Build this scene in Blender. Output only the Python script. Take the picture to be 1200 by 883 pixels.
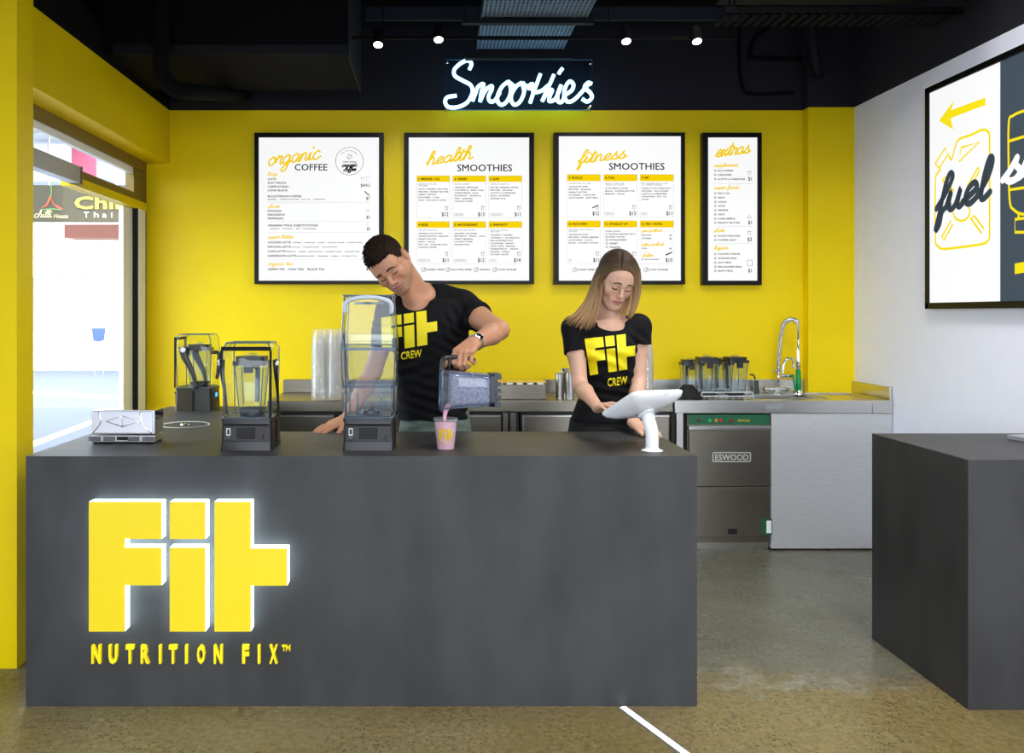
import bpy, bmesh, math, random
import numpy as np
from mathutils import Vector, Matrix
from mathutils.bvhtree import BVHTree
S = bpy.context.scene
COL = S.collection
for o in list(bpy.data.objects): bpy.data.objects.remove(o)
random.seed(7)
PI = math.pi
# ---------------------------------------------------------------- camera, sky, exposure
F, CX, CY, EYE = 995.0, 510.0, 368.0, 1.48           # focal length and principal point in pixels of the 1200x883 frame
cam = bpy.data.cameras.new('camera'); camo = bpy.data.objects.new('camera', cam); COL.objects.link(camo)
camo.location = (0, 0, EYE); camo.rotation_euler = (PI/2, 0, 0)
cam.sensor_width = 36; cam.lens = F/1200*36
cam.shift_x = (600-CX)/1200; cam.shift_y = -(441.5-CY)/1200
cam.clip_start = .05; cam.clip_end = 200
S.camera = camo
S.view_settings.view_transform = 'Standard'; S.view_settings.look = 'None'
S.view_settings.exposure = 0.0; S.view_settings.gamma = 1.0
S.view_settings.use_curve_mapping = False
S.cycles.transparent_max_bounces = 64
w = bpy.data.worlds.new('sky'); S.world = w; w.use_nodes = True
bg = w.node_tree.nodes['Background']
bg.inputs[0].default_value = (.85, .925, 1.0, 1); bg.inputs[1].default_value = 8.2
def area(name, loc, rot, sx, sy, power, col=(1, 1, 1), portal=False, spread=180):
    l = bpy.data.lights.new(name, 'AREA'); l.shape = 'RECTANGLE'; l.size = sx; l.size_y = sy
    l.energy = power; l.color = col; l.spread = math.radians(spread)
    if portal: l.cycles.is_portal = True
    o = bpy.data.objects.new(name, l); COL.objects.link(o); o.location = loc; o.rotation_euler = rot
    return o
# daylight through the open shopfront behind the camera and through the street window
area('shopfront_daylight', (.28, -1.55, 1.36), (PI/2, 0, 0), 5.1, 2.72, 1, portal=True)
area('window_daylight', (-2.12, 4.75, 1.25), (0, -PI/2, 0), 2.4, 2.2, 1, portal=True)
sun = bpy.data.lights.new('sun', 'SUN'); sun.energy = 6; sun.angle = .02; sun.color = (1, .985, .96)      # falls on the street and the footpath, not into the shop
suno = bpy.data.objects.new('sun', sun); COL.objects.link(suno); suno.rotation_euler = Vector((-.06, .40, -.91)).to_track_quat('-Z', 'Y').to_euler()
CEIL_P = 13
for cx_, cy_ in ((-.4, 1.2), (.7, 1.4), (1.9, 1.6), (.9, 2.7), (2.0, 2.6), (1.9, 4.4), (1.7, 3.5)):   # fill lamps added under the ceiling to brighten floor and right wall
    area('added_ceiling_fill', (cx_, cy_, 3.55), (0, 0, 0), .4, .4, CEIL_P*(1.7 if cx_ > 1.6 else .75), (1, .985, .965), spread=150)

def P(px, py, D):                       # the point of the place seen at a pixel of the photograph, D metres ahead
    return Vector(((px-CX)/F*D, D, EYE-(py-CY)/F*D))

# ---------------------------------------------------------------- materials
def lin(h):
    h = h.lstrip('#'); c = [int(h[i:i+2], 16)/255 for i in (0, 2, 4)]
    return tuple((x/12.92 if x <= .04045 else ((x+.055)/1.055)**2.4) for x in c)+(1,)
def mat(name, col, rough=.5, metal=0., var=0., scale=8., bump=0., bscale=60., stretch=(1, 1, 1), emit=None, es=0., spec=.5, sss=0., coat=0.):
    m = bpy.data.materials.new(name); m.use_nodes = True; nt = m.node_tree; N = nt.nodes; L = nt.links
    b = N['Principled BSDF']
    c = lin(col) if isinstance(col, str) else tuple(col)+(1,)
    b.inputs['Base Color'].default_value = c; b.inputs['Roughness'].default_value = rough
    b.inputs['Metallic'].default_value = metal; b.inputs['Specular IOR Level'].default_value = spec
    if coat: b.inputs['Coat Weight'].default_value = coat
    if sss:
        b.inputs['Subsurface Weight'].default_value = sss; b.inputs['Subsurface Radius'].default_value = (.012, .005, .003)
        b.inputs['Subsurface Scale'].default_value = 1.0
    if emit:
        b.inputs['Emission Color'].default_value = lin(emit); b.inputs['Emission Strength'].default_value = es
    if var or bump:
        tc = N.new('ShaderNodeTexCoord'); mp = N.new('ShaderNodeMapping'); mp.inputs['Scale'].default_value = stretch
        L.new(tc.outputs['Object'], mp.inputs[0])
    if var:
        n = N.new('ShaderNodeTexNoise'); n.inputs['Scale'].default_value = scale; n.inputs['Detail'].default_value = 6
        L.new(mp.outputs[0], n.inputs['Vector'])
        r = N.new('ShaderNodeValToRGB')
        r.color_ramp.elements[0].position = .38; r.color_ramp.elements[1].position = .62
        r.color_ramp.elements[0].color = tuple(x*(1-var) for x in c[:3])+(1,)
        r.color_ramp.elements[1].color = tuple(min(1, x*(1+var)) for x in c[:3])+(1,)
        L.new(n.outputs['Fac'], r.inputs[0]); L.new(r.outputs[0], b.inputs['Base Color'])
    if bump:
        n2 = N.new('ShaderNodeTexNoise'); n2.inputs['Scale'].default_value = bscale; n2.inputs['Detail'].default_value = 4
        L.new(mp.outputs[0], n2.inputs['Vector'])
        bp = N.new('ShaderNodeBump'); bp.inputs['Strength'].default_value = bump; bp.inputs['Distance'].default_value = .01
        L.new(n2.outputs['Fac'], bp.inputs['Height']); L.new(bp.outputs[0], b.inputs['Normal'])
    return m
def clear(name, tint, refl=.25, rough=.04, body=0., bcol='#ffffff'):
    """Thin clear plastic or glass: see-through with a reflection that grows at grazing angles."""
    m = bpy.data.materials.new(name); m.use_nodes = True; nt = m.node_tree; N = nt.nodes; L = nt.links
    for n in list(N): N.remove(n)
    out = N.new('ShaderNodeOutputMaterial'); t = N.new('ShaderNodeBsdfTransparent'); g = N.new('ShaderNodeBsdfGlossy')
    t.inputs[0].default_value = lin(tint); g.inputs['Roughness'].default_value = rough
    lw = N.new('ShaderNodeLayerWeight'); lw.inputs[0].default_value = .5
    pw = N.new('ShaderNodeMath'); pw.operation = 'POWER'; pw.inputs[1].default_value = 3.5; L.new(lw.outputs['Facing'], pw.inputs[0])
    ml = N.new('ShaderNodeMath'); ml.operation = 'MULTIPLY_ADD'; ml.inputs[1].default_value = min(.9, refl*2.2); ml.inputs[2].default_value = refl*.12; L.new(pw.outputs[0], ml.inputs[0])
    mx = N.new('ShaderNodeMixShader'); L.new(ml.outputs[0], mx.inputs[0]); L.new(t.outputs[0], mx.inputs[1]); L.new(g.outputs[0], mx.inputs[2])
    last = mx
    if body:
        d = N.new('ShaderNodeBsdfDiffuse'); d.inputs[0].default_value = lin(bcol)
        m2 = N.new('ShaderNodeMixShader'); m2.inputs[0].default_value = body
        L.new(mx.outputs[0], m2.inputs[1]); L.new(d.outputs[0], m2.inputs[2]); last = m2
    L.new(last.outputs[0], out.inputs[0])
    return m
def vcol_mat(name, rough, sss=0., bump=0., bscale=200., spec=.5, stretch=(1, 1, 1)):
    m = mat(name, '#808080', rough, sss=sss, bump=bump, bscale=bscale, spec=spec, stretch=stretch)
    a = m.node_tree.nodes.new('ShaderNodeAttribute'); a.attribute_name = 'tint'
    m.node_tree.links.new(a.outputs['Color'], m.node_tree.nodes['Principled BSDF'].inputs['Base Color'])
    return m
def emis(name, col, s):
    m = bpy.data.materials.new(name); m.use_nodes = True; N = m.node_tree.nodes
    b = N['Principled BSDF']; b.inputs['Base Color'].default_value = lin(col); b.inputs['Roughness'].default_value = .4
    b.inputs['Emission Color'].default_value = lin(col); b.inputs['Emission Strength'].default_value = s
    return m
M = {}
M['yellow'] = mat('yellow_paint', '#f0d200', .42, bump=.02, bscale=90, var=.015, scale=3, spec=.2)
M['yprint'] = mat('yellow_print', '#f5e000', .6)
M['ysign'] = mat('yellow_sign_face', '#f0d400', .45, emit='#e8c800', es=.08)
M['ytag'] = mat('yellow_raised_letters', '#ffe500', .5)
M['yscript'] = mat('yellow_menu_ink', '#5a4c00', .7, spec=.05, emit='#ffd800', es=.85)
M['white'] = mat('white_wall_paint', '#f0f2ff', .55, bump=.02, bscale=90, var=.01)
M['black'] = mat('black_ceiling_paint', '#0d0d0f', .9, bump=.05, bscale=30, spec=.1)
M['black_wall'] = mat('black_wall_paint', '#25252b', .85, bump=.03, bscale=60, spec=.15)
M['blackgrey'] = mat('charcoal_painted_metal', '#1b1c1f', .7, spec=.15)
M['steelblue'] = mat('dark_steel_beam', '#1a2530', .8, .0)
M['frame'] = mat('black_frame', '#050506', .35, spec=.2)
M['ink'] = mat('black_ink', '#0a0a0a', .8, spec=.1)
M['grey_ink'] = mat('grey_ink', '#6f6f70', .7)
M['rule_ink'] = mat('pale_rule_ink', '#c9c9c9', .7)
M['concrete'] = mat('dark_grey_render', '#3a3a3b', .48, var=.2, scale=4.5, bump=.05, bscale=14, stretch=(1, 1, .4), spec=.3)
M['concrete_top'] = M['concrete']
M['steel'] = mat('brushed_steel', '#cfcdc9', .28, 1., var=.06, scale=20, stretch=(.4, 8, 40), bump=.02, bscale=120)
M['steel_dark'] = mat('dark_brushed_steel', '#8a8378', .33, 1., var=.08, scale=20, stretch=(.4, 8, 40), bump=.02, bscale=120)
M['steel_panel'] = mat('satin_steel_panel', '#cfd0d2', .42, .45, var=.04, scale=14, stretch=(1, 1, 12))
M['chrome'] = mat('chrome', '#e8e8ea', .06, 1.)
M['plastic'] = mat('black_plastic', '#191718', .35)
M['plastic_soft'] = mat('dark_soft_plastic', '#2c2828', .5)
M['rubber'] = mat('black_rubber', '#101010', .8)
M['white_plastic'] = mat('white_plastic', '#eeeef0', .3)
M['aluminium'] = mat('grey_aluminium', '#a9abb0', .35, .6)
M['alu_dark'] = mat('dark_anodised_frame', '#7a642a', .45, .2)
M['alu_white'] = mat('white_door_frame', '#f6f8fb', .35)
M['clear'] = clear('clear_plastic', '#f8fbfb', .30)
M['clear_edge'] = clear('clear_plastic_edge', '#a8b8cc', .45, .08, .25, '#8fa2b8')
M['jar'] = clear('clear_jar', '#eef3f6', .38, .05, .04, '#c8d4de')
M['cup'] = clear('clear_cup', '#fbfbfb', .30, .10, .13, '#ffffff')
M['glass'] = clear('window_glass', '#fbfdff', .08, .01)
M['acrylic'] = clear('clear_acrylic', '#e6f0f6', .03, .35)
M['green'] = mat('green_rubber', '#0a8f4a', .5)
M['green_panel'] = mat('green_panel', '#0f5a3a', .4)
# polished concrete floor with pebbles and cracks
def floor_mat():
    m = mat('polished_concrete', '#7d7560', .28, spec=.45); nt = m.node_tree; N = nt.nodes; L = nt.links; b = N['Principled BSDF']
    tc = N.new('ShaderNodeTexCoord')
    def noise(s, d=6, r=.6):
        n = N.new('ShaderNodeTexNoise'); n.inputs['Scale'].default_value = s; n.inputs['Detail'].default_value = d
        n.inputs['Roughness'].default_value = r; L.new(tc.outputs['Object'], n.inputs['Vector']); return n
    def ramp(src, p0, c0, p1, c1):
        r = N.new('ShaderNodeValToRGB'); r.color_ramp.elements[0].position = p0; r.color_ramp.elements[1].position = p1
        r.color_ramp.elements[0].color = c0; r.color_ramp.elements[1].color = c1; L.new(src, r.inputs[0]); return r
    def mix(fac, a, b_, mode='MIX'):
        x = N.new('ShaderNodeMix'); x.data_type = 'RGBA'; x.blend_type = mode
        if isinstance(fac, float): x.inputs[0].default_value = fac
        else: L.new(fac, x.inputs[0])
        L.new(a, x.inputs[6])
        if isinstance(b_, tuple): x.inputs[7].default_value = b_
        else: L.new(b_, x.inputs[7])
        return x.outputs[2]
    sx = N.new('ShaderNodeSeparateXYZ'); L.new(tc.outputs['Object'], sx.inputs[0])      # the slab was poured twice: a browner front, a greyer back, a ragged pale joint between
    nz = noise(2.2, 6).outputs['Fac']; ad = N.new('ShaderNodeMath'); ad.operation = 'MULTIPLY_ADD'; ad.inputs[1].default_value = .9; L.new(nz, ad.inputs[0]); L.new(sx.outputs['Y'], ad.inputs[2])
    zone = ramp(ad.outputs[0], .5, (0, 0, 0, 1), .6, (1, 1, 1, 1)); mr = N.new('ShaderNodeMapRange'); mr.inputs[1].default_value = 2.6; mr.inputs[2].default_value = 5.0; L.new(ad.outputs[0], mr.inputs[0]); L.new(mr.outputs[0], zone.inputs[0])
    br = ramp(noise(1.3).outputs['Fac'], .36, lin('#7a6a3e'), .64, lin('#877a56')); gr = ramp(noise(1.7).outputs['Fac'], .36, lin('#636154'), .64, lin('#70705f'))
    c0 = mix(zone.outputs[0], br.outputs[0], gr.outputs[0])
    edge = N.new('ShaderNodeValToRGB'); L.new(mr.outputs[0], edge.inputs[0]); el = edge.color_ramp.elements
    el[0].position = .50; el[0].color = (0, 0, 0, 1); el[1].position = .545; el[1].color = (.55, .55, .55, 1); e3 = el.new(.58); e3.color = (.12, .12, .12, 1); e4 = el.new(.66); e4.color = (0, 0, 0, 1)
    em = ramp(noise(6, 4).outputs['Fac'], .45, (0, 0, 0, 1), .6, (1, 1, 1, 1)); ek = N.new('ShaderNodeMath'); ek.operation = 'MULTIPLY'; L.new(edge.outputs[0], ek.inputs[0]); L.new(em.outputs[0], ek.inputs[1])
    class base: outputs = [mix(ek.outputs[0], c0, lin('#a09f90'))]
    fine = ramp(noise(38, 5, .75).outputs['Fac'], .36, (.66, .66, .66, 1), .64, (1.22, 1.22, 1.22, 1))
    c = mix(1.0, base.outputs[0], fine.outputs[0], 'MULTIPLY')
    v = N.new('ShaderNodeTexVoronoi'); v.inputs['Scale'].default_value = 55; L.new(tc.outputs['Object'], v.inputs['Vector'])
    spot = ramp(v.outputs['Distance'], .22, (1, 1, 1, 1), .30, (0, 0, 0, 1))
    dens = ramp(noise(2.4, 4).outputs['Fac'], .40, (.15, .15, .15, 1), .58, (1, 1, 1, 1))
    k = N.new('ShaderNodeMath'); k.operation = 'MULTIPLY'; L.new(spot.outputs[0], k.inputs[0]); L.new(dens.outputs[0], k.inputs[1])
    k2 = N.new('ShaderNodeMath'); k2.operation = 'MULTIPLY'; k2.inputs[1].default_value = .8; L.new(k.outputs[0], k2.inputs[0])
    c = mix(k2.outputs[0], c, lin('#2f2c25'))
    v2 = N.new('ShaderNodeTexVoronoi'); v2.inputs['Scale'].default_value = 32; L.new(tc.outputs['Object'], v2.inputs['Vector'])
    sp2 = ramp(v2.outputs['Distance'], .06, (.6, .6, .6, 1), .12, (0, 0, 0, 1))
    c = mix(sp2.outputs[0], c, lin('#b5aa88'))
    L.new(c, b.inputs['Base Color'])
    rr = ramp(noise(5).outputs['Fac'], .3, (.22, .22, .22, 1), .7, (.42, .42, .42, 1)); L.new(rr.outputs[0], b.inputs['Roughness'])
    bp = N.new('ShaderNodeBump'); bp.inputs['Strength'].default_value = .06; bp.inputs['Distance'].default_value = .01
    L.new(noise(30, 5).outputs['Fac'], bp.inputs['Height']); L.new(bp.outputs[0], b.inputs['Normal'])
    return m
M['floor'] = floor_mat()

# ---------------------------------------------------------------- mesh building
def catmull(pts, n=6, closed=False):
    pts = [Vector(p) for p in pts]; out = []; m = len(pts)
    if m < 3: return pts
    rng = range(m) if closed else range(m-1)
    for i in rng:
        p1, p2 = pts[i], pts[(i+1) % m]
        p0 = pts[(i-1) % m] if (closed or i > 0) else p1+(p1-p2)
        p3 = pts[(i+2) % m] if (closed or i+2 < m) else p2+(p2-p1)
        for k in range(n):
            t = k/n
            out.append(.5*((2*p1)+(p2-p0)*t+(2*p0-5*p1+4*p2-p3)*t*t+(3*p1-p0-3*p2+p3)*t**3))
    if not closed: out.append(pts[-1])
    return out
class MB:
    def __init__(s): s.v = []; s.f = []
    def add(s, vs, fs):
        o = len(s.v); s.v += [tuple(v) for v in vs]; s.f += [tuple(i+o for i in f) for f in fs]; return s
    def box(s, x0, x1, y0, y1, z0, z1, b=0., T=None):
        """box with bevelled edges; T maps local points to the place"""
        if b <= 0:
            vs = [(x, y, z) for x in (x0, x1) for y in (y0, y1) for z in (z0, z1)]
            fs = [(0, 1, 3, 2), (4, 6, 7, 5), (0, 4, 5, 1), (2, 3, 7, 6), (0, 2, 6, 4), (1, 5, 7, 3)]
        else:
            bm = bmesh.new(); bmesh.ops.create_cube(bm, size=1)
            for v in bm.verts: v.co = Vector(((x0+x1)/2+v.co.x*(x1-x0), (y0+y1)/2+v.co.y*(y1-y0), (z0+z1)/2+v.co.z*(z1-z0)))
            bmesh.ops.bevel(bm, geom=list(bm.edges), offset=b, segments=2, affect='EDGES', profile=.6)
            bm.verts.index_update(); vs = [v.co.copy() for v in bm.verts]; fs = [[v.index for v in f.verts] for f in bm.faces]; bm.free()
        if T is not None: vs = [T @ Vector(v) for v in vs]
        return s.add(vs, fs)
    def prism(s, poly, O, X, Y, d):
        """flat polygon (u,v) laid out with O + u X + v Y and extruded along vector d"""
        O, X, Y, d = Vector(O), Vector(X), Vector(Y), Vector(d); n = len(poly)
        a = [O+X*u+Y*v for u, v in poly]
        if d.length == 0: return s.add(a, [tuple(range(n))])
        vs = a+[p+d for p in a]
        fs = [tuple(range(n-1, -1, -1)), tuple(range(n, 2*n))]+[(i, (i+1) % n, n+(i+1) % n, n+i) for i in range(n)]
        return s.add(vs, fs)
    def tube(s, path, r, n=8, closed=False, cap=True, flat=None):
        p = [Vector(q) for q in path]; m = len(p)
        R = r if isinstance(r, (list, tuple)) else [r]*m
        if len(R) != m: R = [R[min(len(R)-1, int(i*len(R)/m))] for i in range(m)]
        up = None; vs = []
        for i in range(m):
            if closed: t = p[(i+1) % m]-p[i-1]
            else: t = p[min(i+1, m-1)]-p[max(i-1, 0)]
            if t.length < 1e-9: t = Vector((0, 0, 1))
            t.normalize()
            if up is None:
                up = Vector((0, 0, 1)) if abs(t.z) < .9 else Vector((1, 0, 0))
            up = up-t*up.dot(t); up.normalize(); sd = t.cross(up)
            for k in range(n):
                a = 2*PI*k/n; q = (sd*math.cos(a)+up*math.sin(a))*R[i]
                if flat is not None: q = q-flat*q.dot(flat)*.6
                vs.append(p[i]+q)
        fs = []
        for i in range(m if closed else m-1):
            j = (i+1) % m
            for k in range(n): fs.append((i*n+k, i*n+(k+1) % n, j*n+(k+1) % n, j*n+k))
        if cap and not closed: fs += [tuple(range(n-1, -1, -1)), tuple(range((m-1)*n, m*n))]
        return s.add(vs, fs)
    def lathe(s, prof, c, n=28, axis='z', T=None):
        """profile of (radius, height) turned about a vertical axis through c"""
        c = Vector(c); vs = []; m = len(prof)
        for r, h in prof:
            for k in range(n):
                a = 2*PI*k/n
                q = Vector((r*math.cos(a), r*math.sin(a), h))
                if axis == 'y': q = Vector((q.x, q.z, q.y))
                if axis == 'x': q = Vector((q.z, q.x, q.y))
                vs.append(c+q)
        fs = [(i*n+k, i*n+(k+1) % n, (i+1)*n+(k+1) % n, (i+1)*n+k) for i in range(m-1) for k in range(n)]
        if prof[0][0] > 1e-5: fs.append(tuple(range(n-1, -1, -1)))
        if prof[-1][0] > 1e-5: fs.append(tuple(range((m-1)*n, m*n)))
        if T is not None: vs = [T @ v for v in vs]
        return s.add(vs, fs)
    def shell(s, prof, c, n=28):
        """open lathe without caps"""
        c = Vector(c); m = len(prof)
        vs = [c+Vector((r*math.cos(2*PI*k/n), r*math.sin(2*PI*k/n), h)) for r, h in prof for k in range(n)]
        return s.add(vs, [(i*n+k, i*n+(k+1) % n, (i+1)*n+(k+1) % n, (i+1)*n+k) for i in range(m-1) for k in range(n)])
    def ribbon(s, pts, wd, O, X, Y, d):
        """a round-ended pen stroke of width wd through (u,v) points, laid out and extruded as prism"""
        O, X, Y, d = Vector(O), Vector(X), Vector(Y), Vector(d)
        p = [Vector((a[0], a[1])) for a in pts]; L = []; R = []; m = len(p)
        s.lift = getattr(s, 'lift', 0)+1; nz = X.cross(Y).normalized(); O = O+nz*(1 if Y.z > 0 else -1)*(s.lift % 48)*2.5e-5
        if m < 2: return s
        for i in range(m):
            t = p[min(i+1, m-1)]-p[max(i-1, 0)]
            if t.length < 1e-9: t = Vector((1, 0))
            t.normalize(); nn = Vector((-t.y, t.x))*wd/2
            L.append(p[i]+nn); R.append(p[i]-nn)
        loc = lambda q: O+X*q.x+Y*q.y
        vs = []; fs = []
        for i in range(m): vs += [loc(L[i]), loc(R[i])]
        if d.length: vs += [v+d for v in vs[:]]
        for i in range(m-1):
            a, b, c_, e = 2*i, 2*i+1, 2*i+3, 2*i+2
            if d.length:
                k = 2*m; fs += [(a+k, b+k, c_+k, e+k), (a, a+k, e+k, e), (b, c_, c_+k, b+k)]
            else: fs.append((a, b, c_, e))
        s.add(vs, fs)
        for i in (0, m-1):
            t = (p[1]-p[0]) if i == 0 else (p[-1]-p[-2]); a0 = math.atan2(t.y, t.x)+(PI/2 if i == 0 else -PI/2)
            arc = [(p[i].x+wd/2*math.cos(a0+PI*k/6), p[i].y+wd/2*math.sin(a0+PI*k/6)) for k in range(7)]
            s.prism(arc, O+d*1.0, X, Y, (0, 0, 0))
        return s
    def build(s, name, m, parent=None, smooth=False, loc=None):
        me = bpy.data.meshes.new(name); me.from_pydata(s.v, [], s.f)
        bm = bmesh.new(); bm.from_mesh(me); bmesh.ops.recalc_face_normals(bm, faces=bm.faces)
        bm.to_mesh(me); bm.free()
        if smooth:
            me.polygons.foreach_set('use_smooth', [True]*len(me.polygons))
            if smooth is not True: me.set_sharp_from_angle(angle=math.radians(smooth))
        me.materials.append(M[m] if isinstance(m, str) else m)
        o = bpy.data.objects.new(name, me); COL.objects.link(o)
        if parent is not None:
            o.parent = parent
        return o
def thing(name, label, cat, loc=(0, 0, 0), rz=0., group=None):
    o = bpy.data.objects.new(name, None); COL.objects.link(o); o.location = loc; o.rotation_euler.z = rz
    o.empty_display_size = .05
    o['label'] = label; o['category'] = cat
    if group: o['group'] = group
    return o
def tag(o, label, cat, group=None, kind=None):
    o['label'] = label; o['category'] = cat
    if group: o['group'] = group
    if kind: o['kind'] = kind
    return o
def struct(name, mb, m, label=None, smooth=False):
    o = mb.build(name, m, smooth=smooth); o['kind'] = 'structure'
    if label: o['label'] = label
    return o
def spart(name, mb, m, parent, smooth=False): return mb.build(name, m, parent, smooth)
def dup(o, parent=None):
    c = o.copy(); COL.objects.link(c)
    if parent is not None: c.parent = parent
    for ch in o.children: dup(ch, c)
    return c
def circ(cx, cy, r, n=24): return [(cx+r*math.cos(2*PI*k/n), cy+r*math.sin(2*PI*k/n)) for k in range(n)]
def rrect(x0, x1, y0, y1, r, n=5):
    out = []
    for (cx, cy, a0) in ((x1-r, y1-r, 0), (x0+r, y1-r, PI/2), (x0+r, y0+r, PI), (x1-r, y0+r, 1.5*PI)):
        out += [(cx+r*math.cos(a0+PI/2*k/n), cy+r*math.sin(a0+PI/2*k/n)) for k in range(n+1)]
    return out
# ---------------------------------------------------------------- lettering
_tc = {}
def glyphs(txt, bold=0.):
    key = (txt, bold)
    if key not in _tc:
        cu = bpy.data.curves.new('t', 'FONT'); cu.body = txt; cu.resolution_u = 2; cu.offset = bold; cu.fill_mode = 'FRONT'
        ob = bpy.data.objects.new('t', cu); me = bpy.data.meshes.new_from_object(ob)
        vs = [(v.co.x, v.co.y) for v in me.vertices]; fs = [tuple(p.vertices) for p in me.polygons]
        bpy.data.objects.remove(ob); bpy.data.curves.remove(cu); bpy.data.meshes.remove(me)
        _tc[key] = (vs, fs)
    return _tc[key]
CAP = .727
def text(mb, txt, mp, x0, ytop, cap, x1=None, bold=0., align='l', squeeze=.95, depth=None, shear=0.):
    """txt with its cap height between ytop and ytop+cap; mp maps (x,y) to a point; x1 stretches it to end there"""
    if cap < 10 and cap != 1 and depth is None: bold = max(bold, .026) if bold >= 0 else bold
    if bold and depth is None and bold > 0:
        b = bold*cap/CAP*1.1
        for k, (ox, oy) in enumerate(((-b, -b*.6), (b, -b*.6), (b, b*.6), (-b, b*.6))):
            text(mb, txt, lambda x, y: mp(x+ox, y+oy), x0, ytop, cap, x1, -1., align, squeeze, depth, shear)
        return
    vs, fs = glyphs(txt, bold if depth is not None else 0.)
    if not vs: return
    mb.lift = getattr(mb, 'lift', 0)+1; n0 = (mp(1, 0)-mp(0, 0)).cross(mp(0, 1)-mp(0, 0)).normalized()*-(mb.lift % 48)*2.5e-5
    xa = min(v[0] for v in vs); xb = max(v[0] for v in vs); s = cap/CAP
    kx = (x1-x0)/(xb-xa) if x1 is not None else s*squeeze
    if align == 'r': x0 = x0-(xb-xa)*kx
    if align == 'c': x0 = x0-(xb-xa)*kx/2
    pts = [mp(x0+(v[0]-xa)*kx+shear*v[1]*s, ytop+cap-v[1]*s) for v in vs]
    if depth is None: mb.add([p+n0 for p in pts], fs)
    else:
        n = len(pts); d = Vector(depth); edge = {}
        for f in fs:
            for i in range(len(f)):
                a, b = f[i], f[(i+1) % len(f)]
                if (b, a) in edge: del edge[(b, a)]
                else: edge[(a, b)] = 1
        mb.add(pts+[p+d for p in pts], fs+[tuple(i+n for i in reversed(f)) for f in fs]+[(a, b, b+n, a+n) for a, b in edge])
G = {  # one-line handwriting: strokes of points, x-height 1
 'a': (1.0, [[(.75, .85), (.45, 1), (.1, .6), (.2, .1), (.5, .05), (.75, .5), (.8, .95), (.78, .3), (.9, .02), (1.15, .25)]]),
 'c': (.85, [[(.75, .8), (.5, 1), (.12, .6), (.2, .1), (.55, .0), (.95, .3)]]),
 'd': (1.0, [[(.75, .8), (.45, 1), (.1, .6), (.2, .1), (.5, .05), (.75, .6), (.9, 1.9), (.8, .6), (.85, .05), (1.15, .25)]]),
 'e': (.8, [[(0, .2), (.35, .4), (.7, .7), (.5, 1), (.2, .75), (.15, .25), (.45, 0), (.9, .3)]]),
 'f': (.62, [[(0, .3), (.45, 1), (.7, 1.7), (.5, 1.95), (.33, 1.4), (.25, 0), (.18, -.85), (.38, -.6), (.42, .05), (.8, .3)]]),
 'g': (1.0, [[(.75, .8), (.45, 1), (.1, .6), (.2, .1), (.5, .05), (.75, .5), (.8, .95), (.75, -.4), (.42, -.95), (.15, -.6), (.6, -.1), (1.15, .3)]]),
 'h': (.95, [[(0, .25), (.35, 1), (.5, 1.8), (.3, 1.95), (.2, 1.2), (.15, 0)], [(.15, 0), (.25, .7), (.5, 1), (.7, .75), (.68, .2), (.85, .02), (1.1, .25)]]),
 'i': (.5, [[(0, .3), (.2, .95), (.18, .2), (.35, .02), (.65, .25)], [(.3, 1.38), (.33, 1.46), (.36, 1.52)]]),
 'k': (.85, [[(0, .25), (.35, 1), (.5, 1.8), (.3, 1.95), (.2, 1.2), (.15, 0)], [(.15, .4), (.5, .98), (.65, .8), (.25, .5), (.6, .05), (.98, .25)]]),
 'l': (.52, [[(0, .25), (.4, 1), (.5, 1.75), (.32, 1.95), (.2, 1.2), (.22, .2), (.4, .02), (.68, .25)]]),
 'm': (1.35, [[(0, .3), (.15, .95), (.12, 0)], [(.12, .1), (.25, .75), (.45, 1), (.58, .75), (.55, 0)], [(.55, .1), (.7, .75), (.9, 1), (1.03, .75), (1.02, .2), (1.2, .02), (1.5, .25)]]),
 'n': (.95, [[(0, .3), (.15, .95), (.12, 0)], [(.12, .1), (.25, .75), (.5, 1), (.65, .75), (.64, .2), (.82, .02), (1.1, .25)]]),
 'o': (.9, [[(.5, 1), (.15, .75), (.1, .3), (.35, 0), (.7, .2), (.75, .7), (.5, 1), (.6, .8), (1.05, .75)]]),
 'p': (.95, [[(0, .3), (.2, .95), (.15, .2), (.1, -.95)], [(.12, .1), (.25, .75), (.5, 1), (.8, .7), (.75, .2), (.45, .02), (.2, .2)], [(.45, .02), (.8, .05), (1.1, .25)]]),
 'q': (1.0, [[(.75, .8), (.45, 1), (.1, .6), (.2, .1), (.5, .05), (.75, .5), (.8, .95), (.75, -.4), (.72, -.95), (.95, -.5), (.9, 0), (1.15, .25)]]),
 'r': (.75, [[(0, .3), (.2, 1.05), (.3, .88), (.6, .95), (.52, .3), (.65, .02), (.9, .25)]]),
 's': (.78, [[(0, .15), (.25, .55), (.45, 1.08)], [(.45, 1.08), (.46, .75), (.70, .38), (.58, .04), (.32, 0), (.14, .16)], [(.58, .04), (.75, .1), (.92, .28)]]),
 't': (.6, [[(0, .3), (.3, 1), (.42, 1.7), (.3, .8), (.28, .2), (.45, .02), (.75, .25)], [(.05, 1.15), (.7, 1.25)]]),
 'u': (.95, [[(0, .3), (.15, .95), (.12, .3), (.3, .02), (.55, .2), (.7, .95), (.66, .25), (.82, .02), (1.1, .25)]]),
 'v': (.85, [[(0, .3), (.15, .95), (.25, .3), (.4, .02), (.68, .6), (.66, 1), (.95, .85)]]),
 'w': (1.25, [[(0, .3), (.15, .95), (.12, .3), (.3, .02), (.5, .3), (.6, .9), (.6, .25), (.75, .02), (1, .4), (1.02, .95), (1.35, .85)]]),
 'x': (.85, [[(0, .3), (.2, .95), (.45, .5), (.65, .02), (.95, .3)], [(.75, .98), (.1, .02)]]),
 ' ': (.6, [])}
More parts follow.
